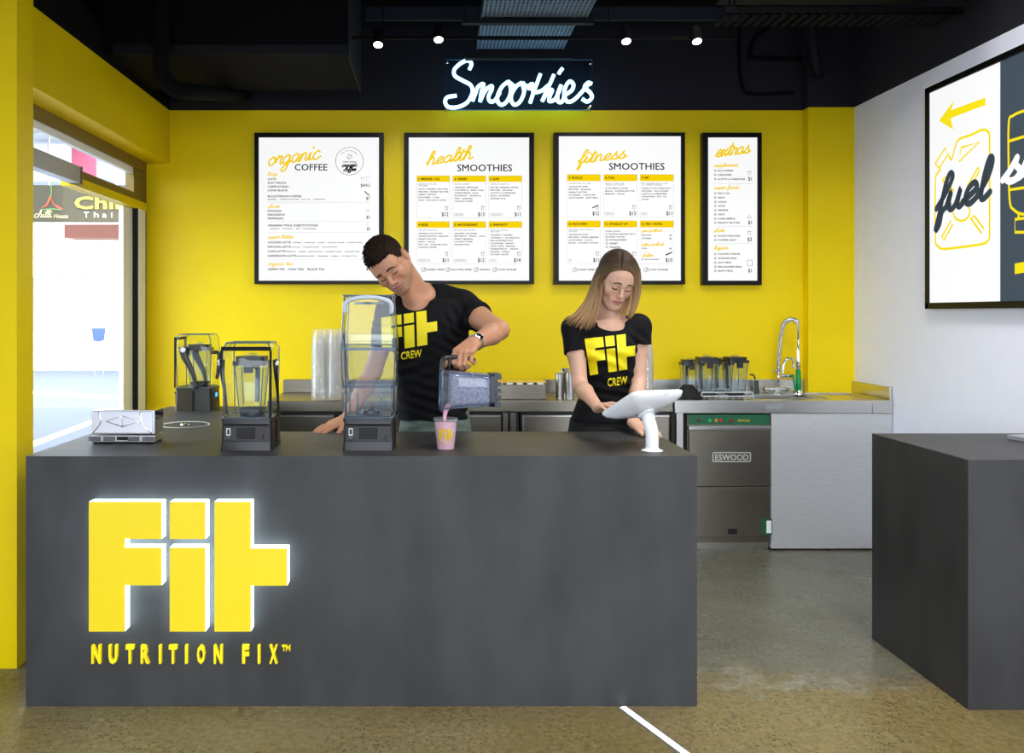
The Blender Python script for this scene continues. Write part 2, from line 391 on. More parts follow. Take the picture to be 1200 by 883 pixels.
def script(mb, txt, mp, x0, ybase, xh, x1, pen, slant=.3, rise=0.):
    """handwritten word from x0 to x1 on a baseline ybase that climbs by rise; y grows downwards in mp"""
    tot = sum(G[c][0] for c in txt); k = (x1-x0)/tot; x = 0.
    O = Vector(mp(0, 0)); X = Vector(mp(1, 0))-O; Y = Vector(mp(0, 1))-O
    for c in txt:
        wd, st = G[c]
        for s_ in st:
            pts = catmull([Vector((x+p[0], p[1], 0)) for p in s_], 5)
            q = [(x0+(a.x)*k+slant*xh*(a.y-.5), ybase-a.y*xh-rise*(a.x)/tot) for a in pts]
            mb.ribbon(q, pen, O, X, Y, (0, 0, 0))
        x += wd
# the block-letter logo: outlines in units of its own height, x 0..1.53
LOGO = [[(0, 0), (.561, 0), (.561, .286), (.277, .286), (.277, .352), (.561, .352), (.561, .643), (.277, .643), (.277, 1), (0, 1)],
        [(.624, 0), (.90, 0), (.90, .286), (.624, .286)], [(.624, .352), (.90, .352), (.90, 1), (.624, 1)],
        [(.969, 0), (1.25, 0), (1.25, .359), (1.53, .359), (1.53, .646), (1.25, .646), (1.25, 1), (.969, 1)]]
# ================================================================ the room
XL, XR, YB, ZT = -2.0, 2.86, 5.88, 2.89
struct('floor', MB().box(-2.3, XR, -1.6, YB+.1, -.1, 0), 'floor')
struct('wall_back', MB().box(-2.1, XR+.1, YB, YB+.12, 0, ZT).box(2.545, XR, YB-.09, YB, 0, ZT), 'yellow')
struct('wall_back_upper', MB().box(-2.4, XR+.1, YB+.01, YB+.12, ZT, 3.7).box(2.545, XR, YB-.08, YB+.02, ZT, 3.7), 'black_wall')
struct('wall_right', MB().box(XR, XR+.12, -1.6, YB+.12, 0, ZT), 'white')
struct('wall_right_upper', MB().box(XR, XR+.12, -1.6, YB+.12, ZT, 3.7), 'black_wall')
struct('ceiling', MB().box(-2.5, XR+.2, -1.6, YB+.12, 3.62, 3.74), 'black')
struct('wall_left', MB().box(-2.42, -2.3, -1.6, 3.54, 0, 3.7), 'white')
struct('column', MB().box(-2.42, -1.744, 3.54, 3.685, 0, 3.7), 'yellow')
struct('beam_left', MB().box(-2.12, -1.84, 3.685, YB, 2.52, ZT), 'yellow')
struct('beam_left_upper', MB().box(-2.12, -1.84, 3.685, YB, ZT, 3.09).box(-2.42, -2.3, 3.685, YB+.12, 3.0, 3.7), 'black')
# the street window at the left
w1 = MB().box(-2.06, -1.985, 3.685, 5.82, 2.45, 2.52).box(-2.075, -2.0, 5.82, YB, .0, 2.52).box(-2.06, -1.99, 3.685, 5.82, 2.235, 2.285).box(-2.05, -1.995, 5.62, 5.82, 2.285, 2.45)
win = struct('window_1', w1, 'alu_dark')
spart('window_transom', MB().box(-2.055, -1.975, 4.66, 5.82, 2.185, 2.235), 'yellow', win)
spart('window_sill', MB().box(-2.08, -1.95, 3.685, 5.82, .0, .06), 'aluminium', win)
spart('window_head_strip', MB().box(-2.03, -2.0, 3.685, 5.62, 2.41, 2.45), 'alu_white', win)
spart('window_pane', MB().box(-2.034, -2.028, 3.685, 5.62, 2.285, 2.45), 'glass', win)
spart('window_pane', MB().box(-2.034, -2.028, 3.685, 5.50, .06, 2.185), 'glass', win)
d1 = struct('door_1', MB().box(-2.02, -1.985, 5.69, 5.82, .06, 2.185, .004).box(-2.05, -2.02, 5.5, 5.67, .06, 2.185, .004), 'alu_white')
spart('door_gasket', MB().box(-2.04, -1.99, 5.668, 5.692, .06, 2.185), 'rubber', d1)
op = thing('door_operator', 'grey metal sliding door operator box on the window transom', 'door opener', (-1.99, 4.2, 2.2))
spart('cover', MB().box(-.02, .045, -.5, .46, -.005, .088, .004), 'aluminium', op)
spart('end_cap', MB().box(-.015, .05, .46, .475, -.012, .09, .002), 'alu_dark', op)
spart('screw', MB().lathe([(.006, 0), (.004, .004), (0, .004)], (.045, .36, .05), 8, 'x'), 'steel', op)
spart('screw', MB().lathe([(.006, 0), (.004, .004), (0, .004)], (.045, .36, .015), 8, 'x'), 'steel', op)

# ---------------------------------------------------------------- the street outside
M['asphalt'] = mat('pale_asphalt', '#4e5668', .8, var=.06, scale=6)
M['roadpaint'] = mat('white_road_paint', '#f4f4f4', .7)
M['facade'] = mat('white_shopfront_paint', '#f1efe8', .8)
M['shopglass'] = mat('pale_shop_glass', '#d9dcd6', .3)
M['awning'] = mat('grey_awning_sheet', '#a7abb5', .7)
M['redpaint'] = mat('red_fascia_paint', '#c45f7c', .6)
M['brick'] = mat('brown_red_wall', '#552c25', .8)
M['signboard'] = mat('dark_olive_sign', '#4a4537', .6)
M['bluepaint'] = mat('blue_paint', '#2f4a80', .6)
struct('street_ground', MB().box(-40, -2.43, -40, 60, -.3, -.12).box(-2.43, 30, -40, -1.61, -.3, -.12), 'asphalt')
struct('added_front_lintel', MB().box(-2.42, XR+.12, -1.72, -1.6, 2.72, 3.74), 'white')  # unseen lintel, added to keep high daylight off the upper walls
struct('added_front_canopy', MB().box(-2.5, 3.1, -6.5, -1.61, 3.2, 3.35), 'awning')  # unseen canopy, added to cut the sky light coming in at the front
def strip(a, b, wd):
    a = Vector((a[0], a[1], 0)); b = Vector((b[0], b[1], 0)); d = (b-a).normalized(); n = Vector((-d.y, d.x, 0))*wd/2
    vs = [a+n, a-n, b-n, b+n]; vs = [Vector((v.x, v.y, -.12)) for v in vs]+[Vector((v.x, v.y, -.114)) for v in vs]
    return vs, [(0, 1, 2, 3), (4, 5, 6, 7), (0, 1, 5, 4), (1, 2, 6, 5), (2, 3, 7, 6), (3, 0, 4, 7)]
rm = MB()
gp = lambda px, py: (lambda D: ((px-CX)/F*D, D))(F*(EYE+.12)/(py-CY))
rm.add(*strip(gp(20, 528), gp(118, 491), .16)); rm.add(*strip(gp(20, 459), gp(160, 468), .35))
rmo = struct('road_marking_lines', rm, 'roadpaint')
fc = MB().box(-26, 4, 24, 26, -.12, 9)
fac = thing('shopfront_building', 'white sunlit shopfront building across the street', 'building', (-11, 24, -.12))
MI = Matrix.Translation((11, -24, .12))
def fpart(name, x0, x1, y0, y1, z0, z1, m): 
    return MB().box(x0+11, x1+11, y0-24, y1-24, z0+.12, z1+.12).build(name, m, fac)
fpart('facade', -26, 2, 24, 26, -.12, 9, 'facade')
for xa, xb, za, zb in ((-11.3, -10.4, 1.0, 2.1), (-10.2, -9.3, 1.0, 2.1), (-8.9, -8.3, 1.2, 2.3), (-13.2, -11.8, 1.0, 2.1)):
    wv = fpart('window', xa, xb, 23.97, 24, za, zb, 'shopglass')
fpart('canopy', -16, -5, 22.6, 24, 2.45, 2.56, 'facade')
fpart('door', -8.2, -7.5, 23.97, 24, -.12, 2.1, 'shopglass')
bb = thing('notice_board', 'blue board standing in front of the white shopfront across the street', 'board', (-8.9, 22.4, -.12))
MB().prism([(-.17, .36), (.19, .36), (.15, .05), (.03, 0), (-.12, .03)], (0, 0, .86), (1, 0, 0), (0, 0, 1), (0, .04, 0)).build('panel', 'bluepaint', bb)
MB().box(-.12, -.10, .04, .06, 0, 1.0).box(.12, .14, .04, .06, 0, 1.0).build('leg', 'aluminium', bb)
aw = thing('street_awning', 'pale grey awning with a red fascia end over the footpath outside', 'awning', (-4.0, 9, 2.9))
MB().box(-2.6, .45, -2.6, 4, .42, .5).box(-2.6, .35, -1.8, -1.72, .30, .42).box(-2.6, .35, -.9, -.82, .30, .42).build('roof_sheet', 'awning', aw)
pA, pB = P(84, 0, 9.0), P(113, 0, 9.0)
MB().box(-2.4, pA.x+4, 0, .06, .0, .38).build('fascia', 'facade', aw)
MB().box(pA.x+4, pB.x+4, -.004, .06, .0, .38).build('fascia_end', 'redpaint', aw)
MB().box(pB.x+4, pB.x+4.11, 0, .5, .02, .36).build('end_bracket', 'aluminium', aw)
sg = thing('hanging_sign', 'dark olive hanging sign with red chilli mark outside the window', 'sign', (-3.4, 8.2, 2.35))
def sm(x, y): return P(35+x/5.887, 130+y/5.887, 8.19)
def sml(x, y): return sm(x, y)-Vector((-3.4, 8.2, 2.35))
a = P(15, 217, 8.2)-Vector((-3.4, 8.2, 2.35)); b_ = P(160, 260, 8.2)-Vector((-3.4, 8.2, 2.35))
MB().box(a.x, b_.x, .0, .08, b_.z, a.z, .006).build('panel', 'signboard', sg)
m1 = MB(); text(m1, 'Chilli', sml, 312, 590, 85, 700, .03)
m1.build('lettering', mat('sign_yellow', '#d8c84a', .6), sg)
m2 = MB(); [text(m2, ch, sml, a_, 696, 40, b__, .0) for ch, a_, b__ in (('T', 372, 408), ('h', 442, 474), ('a', 500, 530), ('i', 560, 570), ('C', 648, 690))]; m2.build('lettering', 'roadpaint', sg)
m3 = MB(); O = sml(0, 0); X = sml(1, 0)-O; Y = sml(0, 1)-O
for pts in ([(135, 585), (115, 640), (75, 675), (120, 655), (150, 600)], [(150, 600), (165, 640), (205, 660), (235, 680), (190, 672), (155, 635)]):
    m3.prism(pts, O, X, Y, (0, 0, 0))
m3.build('chilli_mark', mat('sign_red', '#d2563e', .6), sg)
m4 = MB(); m4.ribbon([(145, 590), (150, 545), (142, 505)], 7, O, X, Y, (0, 0, 0)); m4.ribbon([(85, 682), (150, 676), (215, 682)], 7, O, X, Y, (0, 0, 0))
m4.build('green_mark', mat('sign_green', '#5f9a5a', .6), sg)
m5 = MB(); script(m5, 'chilli', sml, 30, 735, 26, 150, 5); text(m5, 'House', sml, 165, 710, 30, 262, shear=.2); m5.build('small_script', mat('sign_cream', '#d8d0a0', .6), sg)
[MB().tube([(x, .04, a.z), (x, .04, .96)], .012).build('hanger', 'aluminium', sg) for x in (-.35, .3)]
fpart('red_fascia', P(75, 0, 23.3).x, P(148, 0, 23.3).x, 23.3, 24, P(0, 279, 23.3).z, P(0, 263, 23.3).z, 'brick')

# ================================================================ the ceiling services, all painted black
du = thing('air_duct', 'black rectangular air duct at ceiling left of the spotlights', 'duct', (-1.0, 5.0, 2.93))
MB().box(-.83, 1.0-.487, -.25, .5, 0, .685, .006).build('duct_body', 'black', du)
MB().box(-.80, 1.0-.487, -.256, -.25, .0, .055).build('lower_flange', 'blackgrey', du)
MB().box(1.0-.487, 1.0-.48, -.27, .5, -.02, .685).build('end_flange', 'blackgrey', du)
tag(MB().tube(catmull([P(192, -60, 4.66), P(190, 40, 4.66), P(189, 84, 4.66), P(203, 103, 4.72), P(232, 108, 4.9), P(285, 112, 5.82)], 6), .045, 12).build('black_pipe', 'black', smooth=True), 'black pipe bending away at the ceiling corner above the window', 'pipe')
be = thing('ceiling_beam', 'dark steel I-beam running across below the ceiling', 'beam', (.5, 5.52, 3.1))
zb0 = P(0, 22, 5.52).z-3.1; zb1 = P(0, 11, 5.52).z-3.1
MB().box(-.95, 1.5, -.01, .01, zb0, zb1).build('web', 'steelblue', be)
MB().box(-.95, 1.5, -.015, .02, zb0-.01, zb0).build('flange', 'steelblue', be); MB().box(-.95, 1.5, -.015, .02, zb1, zb1+.01).build('flange', 'steelblue', be)
M['mesh'] = mat('perforated_tray', '#52667c', .5, .3)
ct = thing('cable_tray', 'perforated steel cable tray hung above the neon sign', 'cable tray', (.58, 4.4, 3.23))
def tray(name, y0, y1, x0, x1):
    mb = MB(); t = .006; z = 0
    nx = 24; ny = max(4, int((y1-y0)/.03)); dx = (x1-x0)/nx; dy = (y1-y0)/ny
    for i in range(nx+1): mb.box(x0+i*dx-.0055, x0+i*dx+.0055, y0, y1, 0, .003)
    for j in range(ny+1): mb.box(x0, x1, y0+j*dy-.007, y0+j*dy+.007, .0005, .0035)
    mb.box(x0-.006, x0, y0, y1, -.005, .06).box(x1, x1+.006, y0, y1, -.005, .06)
    return mb.build(name, 'mesh', ct)
tray('tray_section', -1.4, .60, -.30, .31); tray('tray_section', .68, 1.2, -.30, .26)
MB().box(-.42, .36, .62, .66, -.03, -.005).build('cross_bar', 'blackgrey', ct)
MB().box(-.38, .34, 1.24, 1.30, -.05, -.0).build('cross_bar', 'blackgrey', ct)
for hx in (-.40, .34): MB().tube([(hx, .64, -.03), (hx, .64, .39)], .006, 6).build('hanger_rod', 'blackgrey', ct)
tr = thing('light_track', 'thin black light track carrying the four spotlights', 'track', (.6, 4.9, 3.05))
zt = P(0, 45.5, 4.9).z-3.05
MB().box(P(413, 0, 4.9).x-.6, P(862, 0, 4.9).x-.6, -.012, .012, zt-.003, zt+.012).build('rail', 'black', tr)
for hx in (-.9, .4, 1.1): MB().tube([(hx, 0, zt), (hx, 0, .57)], .004, 6).build('suspension_rod', 'black', tr)
M['lamp'] = emis('lamp_lens', '#f6fbff', 9)
for i, (px, py) in enumerate(((443, 53), (514, 47), (734, 49), (817, 49))):
    c = P(px, py, 4.86)
    t = thing('spotlight', 'lit round spotlight on the track, '+('leftmost one beside the duct end', 'just left of the cable tray', 'just right of the cable tray', 'rightmost of the four')[i], 'spotlight', c, 0, 'track spotlights')
    T = Matrix.Rotation(math.radians(-28), 4, 'X')
    MB().lathe([(.03, .10), (.034, .02), (.034, .0), (.027, .0), (.027, .004), (0, .004)][::-1], (0, 0, 0), 20, T=T).build('can', 'black', t, smooth=40)
    MB().lathe([(0, -.006), (.02, -.003), (.026, .003)], (0, 0, 0), 20, T=T).build('lens', 'lamp', t, smooth=True)
    MB().tube([(0, .045, .06), (0, .045, zt+3.05-c.z)], .006, 6).build('stem', 'blackgrey', t)
    l = bpy.data.lights.new('spot_beam', 'SPOT'); l.energy = 13; l.spot_size = math.radians(85); l.spot_blend = .8; l.shadow_soft_size = .03
    lo = bpy.data.objects.new('spot_beam', l); COL.objects.link(lo); lo.location = c+Vector((0, -.0, -.03)); lo.rotation_euler = (math.radians(38), 0, 0)
# right hand services
ac = thing('ceiling_unit', 'dark boxed ceiling unit at the top right above the perforated tray', 'air unit', (2.2, 4.6, 3.25))
MB().prism([(-.55, .05), (-.28, .34), (.62, .34), (.62, .05)], (0, -.3, 0), (1, 0, 0), (0, 0, 1), (0, .7, 0)).build('casing', 'blackgrey', ac)
MB().box(-.5, .55, -.304, -.3, .06, .1).build('grille', 'black', ac)
tr2 = thing('cable_ladder', 'black perforated tray below the ceiling at the right', 'cable tray', (2.0, 4.6, 3.08))
mb = MB().box(P(843, 0, 4.6).x-2, .8, -.1, -.09, -.01, .03)
for k in range(24): mb.box(-.46+k*.052, -.45+k*.052+.02, -.1, .1, -.01, -.004)
mb.build('tray', 'black', tr2)
MB().tube([(P(857, 0, 4.6).x-2, -.05, 0), (P(857, 0, 4.6).x-2, -.05, .54)], .006, 6).build('hanger_rod', 'black', tr2)
tag(MB().tube([P(950, -40, 5.6), P(951, 22, 5.6), P(953, 45, 5.6), P(957, 75, 5.65), P(960, 96, 5.9)], .03, 12).build('drain_pipe', 'blackgrey', smooth=True), 'short charcoal pipe slanting down above the sink corner', 'pipe')
tag(MB().tube(catmull([P(868, 5, 5.88), P(866, 60, 5.88), P(870, 100, 5.88), P(880, 110, 5.88), P(930, 109, 5.88)], 5), .012, 8).build('black_cable', 'black', smooth=True), 'black cable looping down the upper wall at the right', 'cable')
tag(MB().tube(catmull([P(877, 68, 5.88), P(884, 45, 5.88), P(905, 30, 5.88), P(940, 26, 5.88)], 5), .016, 8).tube([P(877, 68, 5.88), P(940, 70, 5.88)], .016, 8).build('bent_conduit', 'black', smooth=True), 'bent black conduit above the right menu board', 'conduit')

# ================================================================ neon sign
ns = thing('neon_sign', 'glowing white neon script sign on a clear panel above the boards', 'neon sign', P(608, 128, 5.80))
NO = Vector(ns.location)
def nm(x, y, D=5.775): return P(510+x/6, 60+y/6, D)-NO
pa, pb = P(522, 70, 5.80)-NO, P(694, 129, 5.80)-NO
MB().box(pa.x, pb.x, 0, .008, pb.z, pa.z, .002).build('backing_panel', 'acrylic', ns)
M['acry_edge'] = mat('acrylic_edge', '#5f7f98', .2)
MB().tube([(pa.x, .004, pa.z), (pb.x, .004, pa.z), (pb.x, .004, pb.z), (pa.x, .004, pb.z)], .003, 6, closed=True).build('panel_edge', 'acry_edge', ns)
for qx, qy in ((85, 82), (1088, 88), (85, 390), (1085, 390)):
    c = nm(qx, qy, 5.79); MB().lathe([(0, -.012), (.010, -.01), (.012, 0), (.012, .08)], c, 12, 'y').build('standoff', 'chrome', ns, smooth=40)
M['neon'] = emis('neon_tube', '#a4e0ff', 3.4)
NE = [[(240, 130), (255, 90), (230, 65), (180, 85), (135, 130), (140, 175), (200, 210), (250, 240), (262, 290), (225, 360), (160, 393), (95, 393), (70, 360), (85, 325), (150, 313)],
      [(262, 350), (282, 300), (302, 250), (340, 232), (325, 290), (315, 355)], [(315, 355), (350, 280), (395, 245), (398, 270), (375, 320), (388, 355), (420, 345), (455, 290)],
      [(512, 214), (470, 250), (440, 310), (440, 355), (470, 378), (510, 345), (532, 280), (522, 225), (512, 214), (560, 250)],
      [(610, 220), (568, 250), (535, 310), (538, 355), (562, 377), (600, 350), (625, 285), (612, 222), (640, 248), (665, 240)],
      [(740, 160), (712, 235), (688, 300), (667, 365)], [(640, 240), (662, 262), (680, 225), (690, 285), (745, 280), (795, 240)],
      [(835, 165), (800, 245), (770, 310), (752, 352)], [(752, 352), (790, 290), (822, 272), (805, 320), (803, 352), (840, 340), (868, 290), (885, 238)],
      [(885, 238), (862, 300), (862, 350), (890, 357), (915, 310), (960, 275), (972, 235), (945, 213), (915, 255), (908, 320), (935, 357), (985, 335), (1050, 265), (1080, 230)],
      [(1102, 232), (1075, 222), (1050, 255), (1088, 290), (1102, 325), (1070, 355), (1032, 335)], [(868, 160), (880, 140), (896, 120)]]
nt_ = MB()
for st in NE: nt_.tube(catmull([nm(x, y) for x, y in st], 6), .0125, 10)
nt_.build('neon_tube', 'neon', ns, smooth=True)
MB().tube(catmull([nm(838, 165, 5.79), nm(845, 185, 5.785), nm(866, 165, 5.785)], 4), .004, 6).tube([nm(262, 250, 5.79), nm(290, 258, 5.79)], .004, 6).build('wire', 'frame', ns)

# ================================================================ light-box menu boards
M['lightbox'] = mat('lit_board_face', '#6a6a6a', .7, spec=.05, emit='#ffffff', es=.88)
def board(label, fx0, fx1, fy0, fy1, ix0, ix1, iy0, iy1):
    t = thing('menu_board', label, 'menu board', P((fx0+fx1)/2, fy1, YB), 0, 'framed menu boards on the yellow wall'); O = Vector(t.location)
    D = YB-.055; q = lambda px, py: P(px, py, D)-O
    a, b = q(fx0, fy0), q(fx1, fy1); c, d = q(ix0, iy0), q(ix1, iy1); y0 = -.055; y1 = -.001
    MB().box(a.x, c.x, y0, y1, b.z, a.z, .002).box(d.x, b.x, y0, y1, b.z, a.z, .002).box(c.x, d.x, y0, y1, c.z, a.z, .002).box(c.x, d.x, y0, y1, b.z, d.z, .002).build('frame', 'frame', t)
    MB().box(c.x-.002, d.x+.002, -.045, -.01, d.z-.002, c.z+.002).build('panel', 'lightbox', t)
    return t, (lambda px, py: P(px, py, YB-.0465)-O)
def mapc(m, s, ox, oy): return lambda x, y: m(ox+x/s, oy+y/s)
def hline(mb, mp, x0, x1, y, t=1.0):
    O = mp(0, 0); mb.prism([(x0, y), (x1, y), (x1, y+t), (x0, y+t)], O, mp(1, 0)-O, mp(0, 1)-O, (0, 0, 0))
def boxline(mb, mp, x0, x1, y0, y1, t=1.0):
    hline(mb, mp, x0, x1, y0, t); hline(mb, mp, x0, x1, y1, t)
    O = mp(0, 0)
    for x in (x0, x1): mb.prism([(x, y0), (x+t, y0), (x+t, y1), (x, y1)], O, mp(1, 0)-O, mp(0, 1)-O, (0, 0, 0))
def ring(mb, mp, cx, cy, r, t): 
    O = mp(0, 0); mb.ribbon([(cx+r*math.cos(2*PI*k/24), cy+r*math.sin(2*PI*k/24)) for k in range(25)], t, O, mp(1, 0)-O, mp(0, 1)-O, (0, 0, 0))
def stroke(mb, mp, pts, t): 
    O = mp(0, 0); mb.ribbon(pts, t, O, mp(1, 0)-O, mp(0, 1)-O, (0, 0, 0))
def cupicon(mb, mp, x, y, w_, h, t): stroke(mb, mp, [(x, y), (x+w_*.15, y+h), (x+w_*.85, y+h), (x+w_, y), (x, y)], t); stroke(mb, mp, [(x-w_*.1, y+.5), (x+w_*1.1, y+.5)], t)
S3 = 1200/350
def hs(*a):
    mb = MB(); script(mb, *a); mb.build('script_heading', 'yscript', t)
# --- organic coffee
t, m_ = board('wide menu board headed organic coffee, leftmost on the wall', 297.9, 449.5, 155.5, 333, 303, 444, 161, 329)
mp = mapc(m_, S3, 290, 140)
ye, bk, gy = MB(), MB(), MB()
hs('organic', mp, 84, 188, 34, 292, 6.5, .3, 30)
text(bk, 'COFFEE', mp, 190, 178, 27, 321, .012)
for s_, x1, yb_ in (('long', 118, 226), ('short', 128, 357), ('super lattes', 184, 479), ('organic tea', 182, 587)): hs(s_, mp, 82, yb_, 8.5, x1, 2.4, .3, 1)
for s_, x0, x1, yt in (('LATTE', 82, 115, 236), ('FLAT WHITE', 82, 155, 251), ('CAPPUCCINO', 82, 165, 266), ('LONG BLACK', 82, 162, 281), ('BULLETPROOF COFFEE', 82, 217, 305),
                       ('PICCOLO', 82, 137, 364), ('MACHIATO', 82, 150, 379), ('ESPRESSO', 82, 144, 394), ('ORGANIC MYLK SUBSTITUTIONS', 82, 282, 422),
                       ('GOLDEN LATTE', 82, 175, 490), ('MATCHA LATTE', 82, 175, 508), ('LOVE LATTE', 82, 153, 526), ('DANDELION LATTE', 82, 197, 544), ('GREEN TEA', 82, 150, 598), ('CHAI TEA', 164, 226, 598), ('BLACK TEA', 242, 309, 598)):
    text(bk, s_, mp, x0, yt, 8.2, x1, .008)
for s_, x0, x1, yt in (('ESPRESSO  ·  UNSALTED BUTTER  ·  MCT OIL  ·  CINNAMON', 82, 312, 319), ('ALMOND    COCONUT    SOY    MACADAMIA', 90, 275, 437), ('TURMERIC  ·  CINNAMON  ·  GINGER  ·  COCONUT SUGAR  ·  COCONUT MYLK', 180, 462, 493),
                       ('MATCHA  ·  COCONUT SUGAR  ·  COCONUT MYLK', 180, 360, 511), ('BEETROOT  ·  GINGER  ·  DUTCH COCOA  ·  COCONUT SUGAR  ·  COCONUT MYLK', 157, 452, 529), ('DANDELION ROOT  ·  CINNAMON  ·  VANILLA  ·  COCONUT MYLK', 201, 440, 547)):
    text(bk, s_, mp, x0, yt, 4.6, x1)
for s_, yt in (('$4/4.5', 258), ('$7', 310), ('$3', 386), ('$1', 433), ('$4', 594)): text(bk, s_, mp, 492, yt, 13, None, .01, 'r', .85)
for y in (333, 410, 454, 564): hline(gy, mp, 80, 494, y)
for x in (157, 233): hline(ye, mp, x, x+2.5, 602, 2.5)
ring(bk, mp, 410, 168, 56, 1.6); ring(bk, mp, 410, 150, 9, 1.6); stroke(bk, mp, [(405, 156), (410, 150), (415, 144)], 1.4)
for k, ch in enumerate('FAIRTRADE'):
    an = math.radians(-136+k*11.5); text(bk, ch, mp, 410+42*math.cos(an)-3, 168+42*math.sin(an)-3, 5.5, None, .01)
text(bk, 'CERTIFIED', mp, 382, 168, 5.5, 438, .008); script(bk, 'organic', mp, 380, 192, 9, 440, 3.4, .3, 3); script(bk, 'coffee', mp, 386, 209, 9, 436, 3.4, .3, 3)
cupicon(gy, mp, 457, 234, 12, 15, 1.4); cupicon(gy, mp, 477, 229, 16, 20, 1.4); cupicon(gy, mp, 477, 364, 13, 14, 1.4)
stroke(bk, mp, [(472, 290), (482, 300), (490, 304)], 4); ring(gy, mp, 482, 424, 5, 1.3)
ring(bk, mp, 482, 519, 9, 1.5)
(ye.build('yellow_dots', 'yscript', t) if ye.v else None); bk.build('black_lettering', 'ink', t); gy.build('grey_linework', 'rule_ink', t)
# --- grids of smoothies
def cell(ye, bk, gy, mp, x0, x1, y0, y1, yh, title, lines, price, dots, sub, k, icon):
    O = mp(0, 0); MB().prism([(x0, y0), (x1, y0), (x1, yh), (x0, yh)], O, mp(1, 0)-O, mp(0, 1)-O, (0, 0, 0)).build('title_band', 'yscript', t)
    boxline(gy, mp, x0, x1, y0, y1, 1.1*k)
    text(bk, title, mp, x0+7*k, y0+8.5*k, 9.5*k, None, .02, 'l', .92)
    y = yh+9*k
    for s_ in sub: text(bk, s_, mp, x0+7*k, y-1.5*k, 3.6*k, x0+7*k+min(4.0*len(s_), 118)*k); y += 6.5*k
    y += 4*k
    for s_ in lines: text(bk, s_, mp, x0+7*k, y, 5.6*k, x0+7*k+min(5.6*len(s_), 120)*k, .004); y += 11.2*k
    if price: text(bk, price, mp, x1-5*k, y1-24*k, 16*k, None, .012, 'r', .82)
    for d in range(dots): ring(gy, mp, x0+12*k+d*12.5*k, y1-14*k, 5*k, 2.4*k)
    if icon: cupicon(bk, mp, x1-17*k, y1-47*k, 10*k, 15*k, 1.6*k)
def footer(bk, mp, items, y, k):
    for s_, x0, x1 in items:
        ring(bk, mp, x0-14*k, y+4*k, 9*k, 1.5*k); stroke(bk, mp, [(x0-17*k, y+5*k), (x0-14*k, y+8*k), (x0-9*k, y-1*k)], 2*k); text(bk, s_, mp, x0, y, 7.2*k, x1, .006)
t, m_ = board('wide menu board headed health smoothies, second from the left', 473.5, 626, 155.5, 333, 479, 620.2, 161, 329)
mp = mapc(m_, S3, 290, 140); ye, bk, gy = MB(), MB(), MB()
hs('health', mp, 722, 185, 28, 903, 6.5, .35, 26); text(bk, 'SMOOTHIES', mp, 843, 180, 28, 1063, .012)
XS = ((680, 812), (825, 957), (969, 1102)); k = 1.0
for j, (x0, x1) in enumerate(XS):
    cell(ye, bk, gy, mp, x0, x1, 226, 397, 251, ('1. BREKKIE 2 GO', '2. GREEN', '3. SLIM')[j],
         (('CHOC CARAMEL COLLAGEN', 'PROTEIN · PEANUT BUTTER', 'GREEK YOGHURT', 'FLAXSEED · CHIA', 'OATS · COCONUT WATER'), ('ORGANIC SPIRULINA', 'CHLORELLA · BABY KALE', 'WHEATGRASS · KALE', 'KIWIFRUIT · SPINACH', 'MINT · BANANA', 'COCONUT WATER'), ('SALTED CARAMEL VEGAN', 'PROTEIN · BANANA', 'ACETYL-L-CARNITINE', 'MACA · ALMONDS', 'ALMOND MYLK'))[j],
         ('$12', '$13', '$11')[j], (0, 3, 4)[j], (('BREKKIE ON THE RUN', 'WHOLESOME'), ('DETOX & REFRESH',), ('HELPING TO BURN FAT',))[j], k, True)
    cell(ye, bk, gy, mp, x0, x1, 410, 581, 436, ('4. BLISS', '5. ANTIOXIDANT', '6. IMMUNITY')[j],
         (('ORGANIC CHOCOLATE', 'VEGAN PROTEIN · BANANA', 'PEANUT BUTTER', 'MACA · CACAO', 'MCT OIL · ALMOND MILK', 'COCONUT WATER'), ('ORGANIC COLLAGEN', 'BEETROOT · MACA · ACAI', 'MIXED BERRIES', 'COCONUT WATER', 'ALMOND MYLK'), ('ORGANIC TURMERIC', 'VITAMIN C · ECHINACEA', 'PRE & PROBIOTICS', 'GLUTAMINE · MANGO', 'CAMU CAMU · BANANA', 'PASSIONFRUIT · LEMON', 'GINGER · HONEY', 'COCONUT WATER'))[j],
         ('$11', '$12', '$14')[j], (4, 4, 2)[j], (('YES THIS IS HEALTHY',), ('RECOVER HEALTH & SKIN',), ('FIGHT OFF NASTIES', 'BOOST BODY'))[j], k, True)
footer(bk, mp, (('DAIRY FREE', 722, 790), ('GLUTEN FREE', 820, 900), ('VEGAN', 932, 973), ('LOW SUGAR', 1008, 1081)), 600, 1)
(ye.build('yellow_dots', 'yscript', t) if ye.v else None); bk.build('black_lettering', 'ink', t); gy.build('grey_linework', 'rule_ink', t)
t, m_ = board('wide menu board headed fitness smoothies, behind the woman', 649.5, 803, 155.2, 333.4, 655, 798.2, 159.5, 329)
S4 = 1135/270; mp = mapc(m_, S4, 640, 140); ye, bk, gy = MB(), MB(), MB(); k = S4/S3
hs('fitness', mp, 160, 220, 34, 393, 8, .35, 30); text(bk, 'SMOOTHIES', mp, 310, 213, 35, 583, .012)
XS = ((103, 267), (283, 447), (462, 627))
